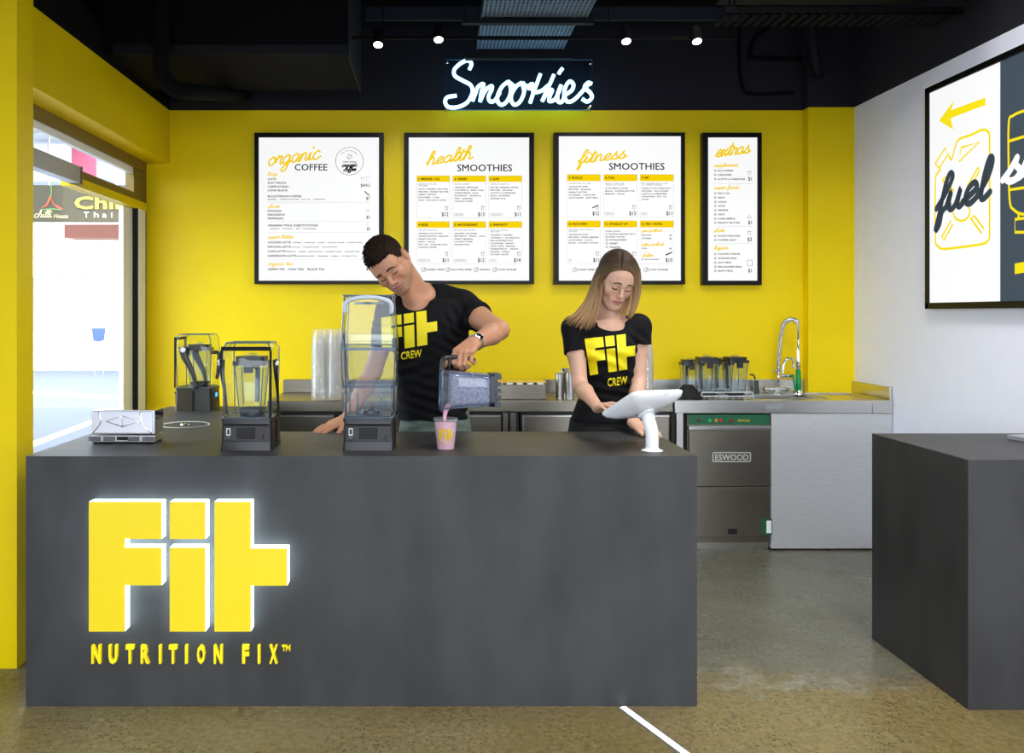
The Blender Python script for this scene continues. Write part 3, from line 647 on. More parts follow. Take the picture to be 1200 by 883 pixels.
for j, (x0, x1) in enumerate(XS):
    cell(ye, bk, gy, mp, x0, x1, 271, 482, 304, ('7. MUSCLE', '8. FUEL', '9. RIP')[j],
         (('CHOCOLATE WHEY', 'PROTEIN · BANANA', 'PEANUT BUTTER', 'FLAXSEED · CREATINE', 'GLUTAMINE · SKIM MILK'), ('COLD BREW COFFEE', 'BCAAS · ALMOND BUTTER', 'BANANA · CACAO'), ('VANILLA LOW CARB WHEY', 'PROTEIN · GLUTAMINE', 'ACETYL-L-CARNITINE', 'CINNAMON · MCT OIL', 'WATER'))[j],
         ('$12', '$13', '$11')[j], (0, 3, 2)[j], (('THE MORE REPS YOU TAKE',), ('ENERGY TO FUEL YOUR', 'WORKOUT OR YOUR DAY'), ('SKIP TRAINING MADE IT SURE', 'OF A RIPPED PHYSIQUE'))[j], k, True)
    cell(ye, bk, gy, mp, x0, x1, 499, 712, 532, ('10. RECOVERY', '11. STRAIGHT UP', '12. PRE + INTRA')[j],
         (('CHOCOLATE WHEY', 'PROTEIN · MIXED BERRIES', 'GLUTAMINE · CACAO', 'BCAAS · COCONUT WATER'), ('YOUR CHOICE', 'OF PROTEIN BLENDED WITH', 'FILTERED WATER'), ())[j],
         ('$11', '', '$10')[j], (1, 0, 0)[j], (('THE ULTIMATE POST WORKOUT', 'SMOOTHIE'), (), ())[j], k, j < 2)
for i, s_ in enumerate(('COLLAGEN', 'WHEY', 'VEGAN')): ring(bk, mp, 299, 593+i*18, 5, 2); text(bk, s_, mp, 312, 589+i*18, 9, 312+10.4*len(s_), .01)
for s_, x1, y in (('pre workout', 570, 556), ('intra workout', 578, 624), ('shaker', 526, 678)): hs(s_, mp, 472, y, 9.5, x1, 2.8, .3, 2)
for s_, y, p_ in (('REGULAR', 567, '$4'), ('EXTREME', 583, '$5'), ('BCAA', 632, '$4')): text(bk, s_, mp, 472, y, 6.5, 472+6.4*len(s_)); text(bk, p_, mp, 618, y, 8, None, .01, 'r')
text(bk, 'WITH SHAKER', mp, 484, 687, 6.5, 556); ring(bk, mp, 475, 690, 3, 2)
for y in (600, 651): hline(gy, mp, 466, 625, y)
stroke(bk, mp, [(590, 668), (605, 662), (618, 655)], 6); stroke(bk, mp, [(228, 436), (255, 424)], 5)
footer(bk, mp, (('DAIRY FREE', 158, 238), ('GLUTEN FREE', 274, 352), ('VEGAN', 400, 466), ('LOW SUGAR', 510, 601)), 736, k)
(ye.build('yellow_dots', 'yscript', t) if ye.v else None); bk.build('black_lettering', 'ink', t); gy.build('grey_linework', 'rule_ink', t)
t, m_ = board('narrow tall menu board headed extras, rightmost on the wall', 823.3, 893, 155.5, 334.2, 830, 888, 161, 329)
mp = mapc(m_, S4, 640, 140); ye, bk, gy = MB(), MB(), MB()
hs('extras', mp, 838, 187, 36, 1003, 8, .3, 22)
for s_, x1, y in (('supplements', 946, 234), ('super foods', 950, 344), ('shots', 880, 556), ('liquids', 896, 641)): hs(s_, mp, 828, y, 10, x1, 3.2, .3, 1)
for s_, y in (('GLUTAMINE', 248), ('CREATINE', 269), ('ACETYL-L-CARNITINE', 290), ('MCT OIL', 360), ('MACA', 381), ('CACAO', 402), ('ACAI', 422), ('GREENS', 443), ('OATS', 464), ('CHIA SEEDS', 485), ('PEANUT BUTTER', 505),
              ('SCOOP PROTEIN', 570), ('COFFEE SHOT', 590), ('COCONUT WATER', 659), ('ALMOND MILK', 680), ('SOY MILK', 701), ('MACADAMIA MILK', 722), ('SKIM MILK', 742)):
    text(bk, s_, mp, 846, y, 8.6, 846+min(8.4*len(s_), 134), .008); ring(bk, mp, 833, y+4.5, 4.2, 2.2)
for s_, y in (('$1', 283), ('$1', 498), ('$3', 581), ('$1', 735)): text(bk, s_, mp, 1013, y, 19, None, .012, 'r', .85)
for y in (316, 527, 612): hline(gy, mp, 826, 1016, y, 1.3)
cupicon(bk, mp, 994, 258, 16, 14, 1.6); cupicon(bk, mp, 994, 552, 14, 18, 1.6); stroke(bk, mp, rrect(991, 1015, 694, 722, 4)+[rrect(991, 1015, 694, 722, 4)[0]], 1.8); stroke(bk, mp, [(992, 485), (1000, 472), (1012, 486), (992, 486)], 2)
(ye.build('yellow_dots', 'yscript', t) if ye.v else None); bk.build('black_lettering', 'ink', t); gy.build('grey_linework', 'rule_ink', t)

# ================================================================ big light box on the right wall
rs = thing('wall_sign', 'large black framed wall sign with yellow jerrycan outline and arrow', 'sign', (XR, 4.2, 1.5), 0)
RO = Vector(rs.location); XF = XR-.045
def wpt(px, py, x=XF-.003):
    D = F*x/(px-CX); return Vector((x, D, EYE-(py-CY)*D/F))-RO
def wm(x, y): return wpt(1080+x/2.85, 60+y/2.85)
yF = (F*XF/(1083.5-CX))-4.2; yE = 2.9-4.2; zT = 2.775-1.5; zB = 1.508-1.5; b = .035
MB().box(-.045, -.001, yE, yF, zT-b, zT, .003).box(-.045, -.001, yE, yF, zB, zB+b, .003).box(-.045, -.001, yF-b, yF, zB, zT, .003).box(-.045, -.001, yE, yE+b, zB, zT, .003).build('frame', 'frame', rs)
yM = F*XF/(1170-CX)-4.2
MB().box(-.036, -.004, yM, yF-b, zB+b, zT-b).build('white_panel', mat('lit_sign_face', '#6a6a6a', .7, spec=.05, emit='#ffffff', es=.88), rs)
MB().box(-.036, -.004, yE+b, yM, zB+b, zT-b).build('grey_panel', mat('lit_slate_face', '#20262b', .7, spec=.05, emit='#46525c', es=.8), rs)
XS_ = XR-.0375
def wp2(x, y): return wpt(1080+x/2.85, 60+y/2.85, XS_)
M['sign_y'] = mat('lit_yellow_line', '#5a5000', .7, spec=.05, emit='#ffe81c', es=.9); M['sign_d'] = mat('lit_slate_script', '#20262b', .7, spec=.05, emit='#414d57', es=.6); M['sign_w'] = mat('lit_white_script', '#6a6a6a', .7, spec=.05, emit='#ffffff', es=.9)
def wpoly(mb, pts): mb.add([wp2(*p) for p in pts], [tuple(range(len(pts)))])
def wline(mb, pts, wd, closed=False):
    q = [wp2(*p) for p in pts]
    if closed: q.append(q[0])
    uv = [(-v.y, v.z) for v in q]; mb.ribbon(uv, wd, (q[0].x, 0, 0), (0, -1, 0), (0, 0, 1), (0, 0, 0))
ar = MB(); wpoly(ar, [(58, 232), (110, 163), (98, 197), (213, 155), (213, 180), (97, 224), (105, 262)]); ar.build('arrow', 'sign_y', rs); ar = MB(); wpoly(ar, [(311, 710), (420, 690), (420, 728), (311, 745)]); ar.build('bar', 'sign_y', rs)
jc = MB()
body = [(46, 610), (46, 440), (50, 410), (62, 397), (62, 385)]; 
wline(jc, catmull([(v[0], v[1], 0) for v in ((92, 352), (100, 362), (112, 320), (125, 295), (165, 280), (202, 263), (220, 268), (227, 290), (227, 400), (227, 600), (222, 632), (200, 645), (130, 655), (72, 661), (54, 650), (46, 625), (46, 440), (52, 410), (62, 397), (58, 388))], 4) and [(p.x, p.y) for p in catmull([(v[0], v[1], 0) for v in ((92, 352), (100, 362), (112, 320), (125, 295), (165, 280), (202, 263), (220, 268), (227, 290), (227, 400), (227, 600), (222, 632), (200, 645), (130, 655), (72, 661), (54, 650), (46, 625), (46, 440), (52, 410), (62, 397), (58, 388))], 4)], .014)
for pl in ([(46, 375), (80, 323), (90, 342), (58, 392)], [(133, 322), (193, 303), (125, 370)], [(68, 620), (98, 566), (104, 580), (74, 632)], [(165, 560), (175, 550), (207, 592), (200, 608)], [(70, 430), (78, 420), (108, 470), (100, 480)], [(188, 390), (194, 398), (160, 460), (152, 452)]): wline(jc, pl, .013, True)
wline(jc, [(133+28*math.cos(a*PI/12), 535+32*math.sin(a*PI/12)) for a in range(0, 25)], .013)
jc.build('jerrycan_outline', 'sign_y', rs)
bo = MB()
wline(bo, [(p.x, p.y) for p in catmull([(v[0], v[1], 0) for v in ((420, 175), (340, 200), (305, 216), (291, 240), (291, 400), (295, 505), (308, 530), (340, 545), (420, 540))], 4)], .014)
for pl in ([(291, 301), (420, 262)], [(296, 463), (420, 445)], [(324, 546), (324, 560)], [(420, 548), (312, 562), (312, 605), (420, 606)]): wline(bo, pl, .014)
bo.build('bottle_outline', 'sign_y', rs)
def wflat(x, y):      # script laid straight on the wall between its two measured ends
    return wp2(x, y)
def wscript(mb, txt, xa, ya, xb, yb_, xh, pen, slant):
    A, B = wp2(xa, ya), wp2(xb, yb_); L = -(B.y-A.y); h = abs(wp2(xa, ya-xh).z-A.z); rise = B.z-A.z
    script(mb, txt, lambda x, y: Vector((A.x-.001, A.y-x, A.z-y)), 0, 0, h, L, pen, slant, rise)
fu = MB(); wscript(fu, 'fuel', 52, 545, 222, 490, 62, .036, .3); fu.build('dark_script', 'sign_d', rs)
su = MB(); wscript(su, 'su', 276, 440, 420, 400, 66, .036, .3); su.build('white_script', 'sign_w', rs)
# ================================================================ the counters
HC = .943; YF_ = 3.2; YR = 3.87
cp = [(-1.543, YF_), (.987, YF_), (.987, YR), (-.90, YR), (-.90, 4.93), (-1.543, 4.93)]
sc = thing('service_counter', 'long dark grey rendered service counter carrying the glowing block sign', 'counter', (0, 3.5, 0))
MB().prism([(x, y-3.5) for x, y in cp], (0, 0, 0), (1, 0, 0), (0, 1, 0), (0, 0, HC)).build('counter_body', 'concrete', sc)
rc = thing('side_counter', 'dark grey rendered counter block at the right below the wall sign', 'counter', (2.4, 3.5, 0))
MB().box(1.99-2.4, XR-.005-2.4, 3.17-3.5, 3.87-3.5, 0, .935, .003).build('counter_body', 'concrete', rc)
lp = thing('laptop', 'thin silver grey laptop corner on the right hand counter', 'laptop', (2.66, 3.62, .935))
MB().prism(rrect(-.16, .16, -.11, .11, .012), (0, 0, .002), (.97, .2, 0), (-.2, .97, 0), (0, 0, .009)).build('base', 'aluminium', lp)
MB().prism(rrect(-.16, .16, -.11, .11, .012), (0, 0, .012), (.97, .2, 0), (-.2, .97, 0), (0, 0, .006)).build('screen_lid', 'aluminium', lp)
# glowing block-letter sign
M['halo'] = emis('lit_letter_edge', '#e2f7ff', 5.5)
ls = thing('logo_sign', 'yellow block letter sign with glowing white edges on the counter front', 'sign', (-1.0, YF_, .3))
LO = Vector(ls.location); DF = YF_-.052
o = P(104.3, 588.5, DF)-LO; ux = (P(336.6, 588.5, DF)-P(104.3, 588.5, DF)).x/1.53; uz = (P(0, 740.4, DF)-P(0, 588.5, DF)).z
for poly, nm_ in zip(LOGO, ('letter_block', 'letter_dot', 'letter_block', 'letter_block')):
    lb = MB().prism(poly, o+Vector((0, .002, 0)), (ux, 0, 0), (0, 0, uz), (0, .047, 0)).build(nm_, 'halo', ls)
    MB().prism(poly, o+Vector((0, -.002, 0)), (ux, 0, 0), (0, 0, uz), (0, .004, 0)).build('face', 'ysign', lb)
tl = thing('tagline_lettering', 'row of small raised yellow capitals under the glowing sign', 'lettering', (-1.0, YF_, .1)); TO = Vector(tl.location)
mp = lambda x, y: P(x/2.733, 560+y/2.733, YF_-.016)-TO
for ch, a, b in zip('NUTRITIONFIX', (292, 347, 402, 450, 508, 540, 592, 630, 684, 775, 825, 862), (322, 375, 428, 478, 516, 566, 600, 656, 712, 797, 833, 889)):
    mb = MB(); text(mb, ch, mp, a, 538, 56, b, .045, depth=(0, .0158, 0)); mb.build('letter', 'ytag', tl)
mb = MB(); text(mb, 'TM', mp, 902, 539, 18, 929, .02, depth=(0, .0158, 0)); mb.build('trademark', 'ytag', tl)
# lit strip set in the floor
A, B = Vector((.703, 3.19, 0)), Vector((.703+.13*8, 3.19-.32*8, 0)); dv = (B-A).normalized(); nv = Vector((-dv.y, dv.x, 0)); L_ = (B-A).length
st = thing('floor_light_strip', 'white light strip set in the floor running from the counter', 'floor light', A)
M['strip'] = emis('lit_floor_strip', '#ffffff', 1.6)
MB().box(0, L_, -.013, .013, .0005, .003, T=Matrix((dv, nv, Vector((0, 0, 1)))).transposed().to_4x4()).build('diffuser', 'strip', st)
MB().box(0, L_, .013, .018, .0003, .004, T=Matrix((dv, nv, Vector((0, 0, 1)))).transposed().to_4x4()).box(0, L_, -.018, -.013, .0003, .004, T=Matrix((dv, nv, Vector((0, 0, 1)))).transposed().to_4x4()).build('channel', 'aluminium', st)

# ================================================================ steel benches along the back wall
HB, BF, BB = .937, 5.30, 5.875
pb_ = thing('prep_bench', 'long dark steel bench top with splashback behind the two people', 'bench', (0, 5.6, HB))
MB().box(-1.05, 1.485, BF-5.6, BB-5.6, -.07, 0, .004).build('bench_top', 'steel_dark', pb_)
MB().box(-1.05, 1.485, BB-.02-5.6, BB-5.6, .0, .09, .003).build('splashback', 'steel_dark', pb_)
def pz(py): return EYE-(py-CY)/187.7
def fridge(label, x0, x1, doors):
    t = thing('bench_fridge', label, 'bench fridge', ((x0+x1)/2, 5.6, 0)); c = t.location.x
    MB().box(x0-c, x1-c, -.255, .26, .1, HB-.075).build('cabinet_body', 'plastic_soft', t)
    for a, b in doors:
        d = MB().box(a-c, b-c, -.285, -.256, .12, .845, .004).build('door', 'steel_dark', t)
        MB().box(a-c, b-c, -.292, -.285, .836, .845).box(a-c, a-c+.012, -.290, -.285, .12, .836).build('door_edge', 'steel', d)
    for x in (x0+.04, x1-.04):
        for y in (-.22, .22): MB().lathe([(.02, 0), (.02, .1)], (x-c, y, 0), 12).build('foot', 'steel', t)
fridge('dark steel bench fridge with three doors behind the man', -1.045, .525, ((-1.03, -.635), (-.60, -.06), (-.03, .41)))
MBp = MB().box(.425, .455, 5.315, 5.345, .12, .86).box(.47, .505, 5.315, 5.345, .12, .86)
fridge('dark steel bench fridge with two doors behind the woman', .535, 1.475, ((.545, 1.0), (1.015, 1.465)))
tag(MBp.build('door_mullion', 'steel_dark'), 'pair of upright steel strips between the two bench fridges', 'strip')
db = thing('sink_bench', 'pale steel sink bench top with splashbacks in the right corner', 'bench', (2.18, 5.6, HB))
X0, X1 = 1.495, XR-.005; sx0, sx1, sy0, sy1 = 2.04, 2.46, 5.40, 5.70
def lb_(x0, x1, y0, y1, z0, z1, b=0.): return (x0-2.18, x1-2.18, y0-5.6, y1-5.6, z0, z1, b)
MB().box(*lb_(X0, sx0, BF, 5.785, -.03, 0)).box(*lb_(sx1, X1, BF, 5.785, -.03, 0)).box(*lb_(sx0, sx1, BF, sy0, -.03, 0)).box(*lb_(sx0, sx1, sy1, 5.785, -.03, 0)).box(*lb_(X0, 2.54, 5.785, BB, -.03, 0)).build('bench_top', 'steel', db)
fr = MB().box(*lb_(X0, 2.725, BF-.004, BF+.02, -.078, .002, .003)).box(*lb_(2.728, X1, BF-.004, BF+.02, -.078, .002, .003)).build('front_edge', 'steel', db)
MB().box(*lb_(2.065, 2.17, BF-.006, BF-.004, -.052, -.024)).build('badge', 'aluminium', fr)
MB().box(*lb_(X0, 2.54, BB-.02, BB, 0, .09, .003)).build('splashback', 'steel', db)
MB().box(*lb_(X1-.015, X1, BF+.005, 5.785, 0, .085, .003)).build('side_splashback', 'steel', db)
MB().box(*lb_(sx0, sx0+.01, sy0, sy1, -.2, -.002)).box(*lb_(sx1-.01, sx1, sy0, sy1, -.2, -.002)).box(*lb_(sx0, sx1, sy0, sy0+.01, -.2, -.002)).box(*lb_(sx0, sx1, sy1-.01, sy1, -.2, -.002)).box(*lb_(sx0, sx1, sy0, sy1, -.21, -.2)).build('basin', 'steel', db)
MB().tube([Vector(v)-Vector((2.18, 5.6, 0)) for v in ((2.5, 5.42, .004), (2.5, 5.74, .004), (2.8, 5.74, .004), (2.8, 5.36, .004))], .006, 6).build('drainer_rim', 'steel', db)
for x in (1.53, ):
    for y in (5.33, 5.8): MB().box(*lb_(x-.02, x+.02, y-.02, y+.02, -HB, -.03)).build('leg', 'steel', db)
cb = thing('sink_cabinet', 'plain pale steel cabinet front under the sink beside the dishwasher', 'cabinet', (2.48, 5.32, 0))
MB().box(2.1-2.48, X1-2.48, -.015, .0, .012, HB-.08, .002).build('front_panel', 'steel_panel', cb)
MB().box(2.1-2.48, 2.115-2.48, 0, .45, .012, HB-.25).box(X1-.015-2.48, X1-2.48, 0, .45, .012, HB-.25).build('side_panel', 'steel_panel', cb)
# dishwasher
dw = thing('dishwasher', 'undercounter steel dishwasher with a green control strip below the sink bench', 'dishwasher', (1.835, 5.31, 0)); dx = 1.835
xa, xb = 1.577-dx, 2.092-dx
MB().box(xa, xb, .0, .5, .05, HB-.09).build('housing', 'steel_dark', dw)
MB().box(xa, xb, .03, .06, .0, .075).build('kick_plate', 'steel', dw)
cpn = MB().box(xa+.005, xb-.005, -.012, -.0005, .787, .85, .002).build('control_panel', 'green_panel', dw)
def dpt(x, y, yy): return Vector(((780+x/2.85-CX)/187.7-dx, yy, pz(350+y/2.85)))
for x, c in ((110, '#501818'), (147, '#1ba04c'), (168, '#c07818'), (185, '#a02020'), (202, '#17633f'), (220, '#801818')):
    k = 'btn'+c; M.setdefault(k, mat('button'+c[1:], c, .3)); p = dpt(x, 408, -.0125)
    MB().lathe([(0, -.006), (.010, -.005), (.012, 0)], p, 14, 'y').build('button', k, cpn, smooth=40)
mb = MB(); text(mb, 'ESWOOD', lambda x, y: dpt(x, y, -.0128), 241, 403, 9, 281, .02)
mb.build('lettering', mat('gold_print', '#c9a83c', .4, .6), cpn)
dd = MB().box(xa+.005, xb-.005, -.03, -.001, .405, .757, .004).build('door', 'steel_dark', dw)
MB().box(xa, xb, -.04, -.001, .757, .781, .004).build('handle_lip', 'steel', dd)
bd = MB(); bx0, bx1, by0, by1 = 154, 279, 513, 543
q = lambda x, y: dpt(x, y, -.0315)
O = q(0, 0); rr_ = rrect(bx0, bx1, by0, by1, 4); bd.ribbon(rr_+[rr_[0]], 3.2, O, q(1, 0)-O, q(0, 1)-O, (0, 0, 0))
text(bd, 'ESWOOD', lambda x, y: dpt(x, y, -.0318), 162, 518, 20, 272, .018, shear=.0)
bd.build('badge', mat('raised_badge', '#f2efe8', .3, .5), dd)
lpn = MB().box(xa+.005, xb-.005, -.02, -.001, .085, .40, .004).build('lower_panel', 'steel_dark', dw)
p0, p1 = dpt(320, 787, 0), dpt(353, 735, 0); MB().box(p0.x, p1.x, -.023, -.0205, p0.z, p1.z).build('sticker', 'green_panel', lpn)
p0, p1 = dpt(334, 782, 0), dpt(350, 741, 0); MB().box(p0.x, p1.x, -.0245, -.0225, p0.z, p1.z).build('sticker_window', 'white_plastic', lpn)
p0, p1 = dpt(206, 786, 0), dpt(236, 768, 0); MB().box(p0.x, p1.x, -.0225, -.0205, p0.z, p1.z).build('catch', 'plastic', lpn)

# tap with spring hose
fa = thing('spray_tap', 'chrome pre-rinse tap with a spring arch and green spray handle', 'tap', P(911, 464, 5.64)); FO = Vector((fa.location.x, 5.745, HB)); fa.location = FO
def fp(x, y, D=5.745): return P(890+x/6.794, 360+y/6.794, D)-FO
MB().tube([fp(150, 735), fp(150, 640)], .016, 12).tube([fp(95, 655), fp(215, 655)], .016, 12).tube([fp(95, 690), fp(95, 655)], .014, 12).lathe([(.03, 0), (.03, .012), (.018, .02)], (fp(150, 735).x, 0, 0), 16).build('tap_body', 'chrome', fa, smooth=40)
for x in (60, 225): MB().tube([fp(x-22, 655), fp(x+22, 655)], .012, 10).tube([fp(x, 640), fp(x, 675)], .008, 8).build('tap_handle', 'chrome', fa, smooth=40)
MB().tube([fp(150, 640), fp(150, 480)], .009, 10).build('riser', 'chrome', fa, smooth=True)
path = catmull([fp(150, 520), fp(152, 420), fp(162, 310), fp(175, 200), fp(195, 130, 5.73), fp(240, 98, 5.71), fp(285, 108, 5.69), fp(305, 140, 5.68), fp(308, 200, 5.68)], 14)
MB().tube(path, .007, 8).build('hose', 'aluminium', fa, smooth=True)
hel = []; tot = len(path)*.86
for i in range(int(tot*9)):
    f_ = i/9; k = int(f_); a, b = path[k], path[k+1]; c = a.lerp(b, f_-k); t = (path[min(k+3, len(path)-1)]-path[max(k-3, 0)]).normalized(); n1 = Vector((0, 1, 0)); n1 = (n1-t*n1.dot(t)).normalized(); n2 = t.cross(n1)
    an = i*2*PI/20; hel.append(c+(n1*math.cos(an)+n2*math.sin(an))*.0165)
MB().tube(hel, .0032, 5).build('spring', 'chrome', fa, smooth=True)
MB().tube([fp(308, 190, 5.68), fp(308, 360, 5.68), fp(308, 430, 5.68), fp(308, 505, 5.68)], [.008, .010, .014, .014], 12).build('spray_arm', 'chrome', fa, smooth=True)
sh = MB().tube([fp(308, 505, 5.68), fp(312, 600, 5.68), fp(312, 680, 5.67)], [.016, .017, .016], 12).build('spray_handle', 'green', fa, smooth=True)
MB().tube([fp(268, 540, 5.67), fp(280, 620, 5.67), fp(292, 690, 5.67)], .008, 8).build('trigger', 'green', sh, smooth=True)
MB().lathe([(.018, .03), (.028, .012), (.024, -.012), (.008, -.016)], fp(312, 700, 5.67), 16).build('spray_head', 'chrome', fa, smooth=40)
MB().tube(catmull([fp(185, 530), fp(190, 470), fp(210, 425), fp(245, 408), fp(268, 425), fp(270, 490)], 5), .010, 10).tube([fp(165, 548), fp(255, 548)], .014, 10).tube([fp(110, 508), fp(160, 508)], .006, 8).build('spout', 'chrome', fa, smooth=40)
MB().tube(catmull([fp(225, 660), fp(260, 665, 5.71), fp(282, 700, 5.68)], 5), .009, 8).build('hook_arm', 'chrome', fa, smooth=True)

# ================================================================ blender jars
def jar_mesh(h=.20, a=.056, b=.073, ring_n=8):
    mb = MB(); lv = [(0, a*.96), (.01, a), (h*.5, (a+b)/2), (h, b), (h+.006, b+.004)]; vs = []; fs = []
    outl = rrect(-1, 1, -1, 1, .35, 4); n = len(outl)
    for z, r in lv: vs += [(x*r, y*r, z) for x, y in outl]
    for i in range(len(lv)-1):
        for k in range(n): fs.append((i*n+k, i*n+(k+1) % n, (i+1)*n+(k+1) % n, (i+1)*n+k))
    fs.append(tuple(range(n-1, -1, -1)))
    return mb.add(vs, fs)
def jar_parts(t, T=Matrix.Identity(4), lid=True, handle=True, m='jar'):
    def tr(mb):
        mb.v = [tuple(T @ Vector(v)) for v in mb.v]; return mb
    tr(jar_mesh()).build('jar_body', m, t, smooth=50)
    e = MB(); outl = rrect(-1, 1, -1, 1, .35, 4)
    e.tube([(x*.077, y*.077, .206) for x, y in outl], .0035, 6, closed=True)
    for sx in (-1, 1):
        for sy in (-1, 1): e.tube([(sx*.051, sy*.051, .01), (sx*.066, sy*.066, .205)], .0028, 6)
    tr(e).build('jar_rim', 'clear_edge', t, smooth=True)
    bs = MB(); bs.prism(rrect(-.056, .056, -.056, .056, .02), (0, 0, -.016), (1, 0, 0), (0, 1, 0), (0, 0, .016))
    for k in range(10):
        a = 2*PI*k/10; bs.box(.046*math.cos(a)-.008, .046*math.cos(a)+.008, .046*math.sin(a)-.008, .046*math.sin(a)+.008, -.03, -.014)
    tr(bs).build('jar_base', 'plastic', t)
    if handle:
        tr(MB().tube(catmull([(0, .070, .19), (0, .115, .19), (0, .125, .16), (0, .118, .06), (0, .112, .03), (0, .105, .025)], 4), [.012], 8)).build('handle', 'plastic', t, smooth=True)
    if lid:
        l = tr(MB().prism(rrect(-.078, .078, -.078, .078, .02), (0, 0, .203), (1, 0, 0), (0, 1, 0), (0, 0, .02)).prism(rrect(-.066, .066, -.066, .066, .02), (0, 0, .222), (1, 0, 0), (0, 1, 0), (0, 0, .022)).box(-.02, .02, -.088, -.07, .17, .215)).build('lid', 'plastic', t)
        tr(MB().lathe([(.022, .243), (.026, .25), (.024, .258), (0, .260)], (0, 0, 0), 16)).build('lid_cap', 'jar', l, smooth=40)
jr = thing('jar_rack', 'pale wire drying rack under the blender jars on the sink bench', 'rack', (P(848, 0, 5.45).x, 5.47, HB))
rk = MB(); x0, x1 = P(820, 0, 5.4).x-jr.location.x, P(882, 0, 5.4).x-jr.location.x
for z in (.02, .045): rk.tube([(x0+.01 if z > .03 else x0, -.09, z), (x1-.01, -.09, z), (x1, .12, z), (x0+.01, .12, z)], .0045, 6, closed=True)
rk.tube([(x0-.01, -.09, .0), (x0+.01, -.09, .045)], .0045, 6).tube([(x1, -.09, .0), (x1-.01, -.09, .045)], .0045, 6).tube([(x0, .12, 0), (x0+.01, .12, .045)], .0045, 6).tube([(x1, .12, .0), (x1, .12, .045)], .0045, 6)
for k in range(9): rk.tube([(x0+.02+k*(x1-x0-.04)/8, -.09, .006), (x0+.02+k*(x1-x0-.04)/8, .12, .006)], .003, 6)
rk.build('wire_frame', mat('white_wire', '#c6ced4', .35, .4), jr)
MB().box(-.06, .0, -.097, -.09, .012, .03).build('name_plate', 'aluminium', jr)
zs = .010
for i, (px, D, rz_, sc_, lb) in enumerate(((828, 5.43, .0, 1.0, 'front clear blender jar with black lid on the drying rack'), (861, 5.46, .12, 1.0, 'right clear blender jar with black lid on the drying rack'), (808.5, 5.64, -.1, .93, 'left rear clear blender jar with black lid beside the rack'), (846, 5.66, .0, .95, 'rear blender jar between and behind the two on the rack'))):
    t = thing('blender_jar', lb, 'blender jar', (P(px, 0, D).x, D, HB+(zs+.03 if D < 5.5 else .03*sc_)), rz_, 'blender jars drying by the sink'); t.scale = (sc_*.90, sc_*.90, sc_*.93)
    jar_parts(t)
tag(MB().tube(catmull([P(879, 439, 5.8), P(883, 440, 5.8), P(885, 445, 5.8)], 4), .006, 8).tube([P(886, 446, 5.8), P(887, 462, 5.8)], .016, 10).build('spray_bottle', mat('dark_green_bottle', '#33443a', .4), smooth=40), 'small dark green bottle with a black nozzle behind the jars', 'bottle')
fu_ = thing('rubber_funnel', 'black rubber cone lying beside the wire rack at bench edge', 'funnel', (P(806, 0, 5.42).x, 5.42, HB))
MB().lathe([(.09, .0), (.092, .015), (.06, .055), (.035, .085), (.03, .09), (0, .09)], (0, 0, 0), 24).build('cone', 'rubber', fu_, smooth=40)
MB().lathe([(.095, .0), (.095, .008), (.09, .008)], (0, 0, 0), 24).build('rim', 'plastic', fu_)

# ================================================================ stacks of clear cups, steel pots and tray on the prep bench
cup0 = None
def cupmesh(): 
    return MB().shell([(.047, 0), (.0485, .002), (.0485, .005), (.045, .007), (.041, .05), (.0325, .115), (.031, .118), (.0, .1185)], (0, 0, 0), 18)
cs = cupmesh()
for px, D, n_, lb in ((373.5, 5.36, 16, 'upturned clear plastic cup in the front stack nearest the left end of the bench'), (391.5, 5.36, 16, 'upturned clear plastic cup in the front stack beside the open blender'),
                  (383.5, 5.47, 16, 'upturned clear plastic cup in the rear stack between the two front stacks'), (401, 5.47, 16, 'upturned clear plastic cup in the rear stack half behind the open blender'), (757.5, 5.45, 13, 'upturned clear plastic cup in the lone stack behind the woman\'s arm')):
    for k in range(n_):
        if cup0 is None: c = cs.build('plastic_cup', 'cup', smooth=True); cup0 = c
        else: c = cup0.copy(); COL.objects.link(c)
        p = P(px, 0, D); c.location = (p.x, D, HB+.001+k*.0218); tag(c, lb, 'cup', 'upturned clear cups stacked on the bench')
for i, (px, D, h, r, lb) in enumerate(((655.5, 5.45, .16, .026, 'leftmost tall steel tumbler beside the woman on the bench'), (662, 5.52, .185, .03, 'taller steel tumbler behind the one beside the woman'), (668, 5.43, .165, .03, 'steel tumbler partly hidden by the arm of the woman'))):
    t = thing('steel_tumbler', lb, 'tumbler', (P(px, 0, D).x, D, HB), 0, 'steel tumblers on the bench')
    MB().shell([(0, .004), (r*.85, .004), (r*.85, 0), (r*.86, 0), (r, h), (r+.003, h+.003), (r-.002, h), (r*.82, .01), (0, .01)], (0, 0, 0), 24).build('cup_body', 'chrome' if i == 1 else 'steel', t, smooth=40)
ty = thing('topping_tray', 'low steel topping tray with clear lid between the two people', 'tray', (P(608, 0, 5.45).x, 5.47, HB))
MB().box(-.165, .165, -.09, .09, 0, .095, .004).build('tray_body', 'steel_dark', ty)
ld = MB().box(-.168, .168, -.092, .1, .105, .113, .003).build('lid', mat('lid_yellow_reflection', '#d8b84c', .25), ty)  # yellow reflection on the clear lid is put into its base colour
for k in range(5): MB().box(-.15+k*.065, -.11+k*.065, -.096, -.088, .095, .106).build('lid_tab', 'white_plastic', ld)

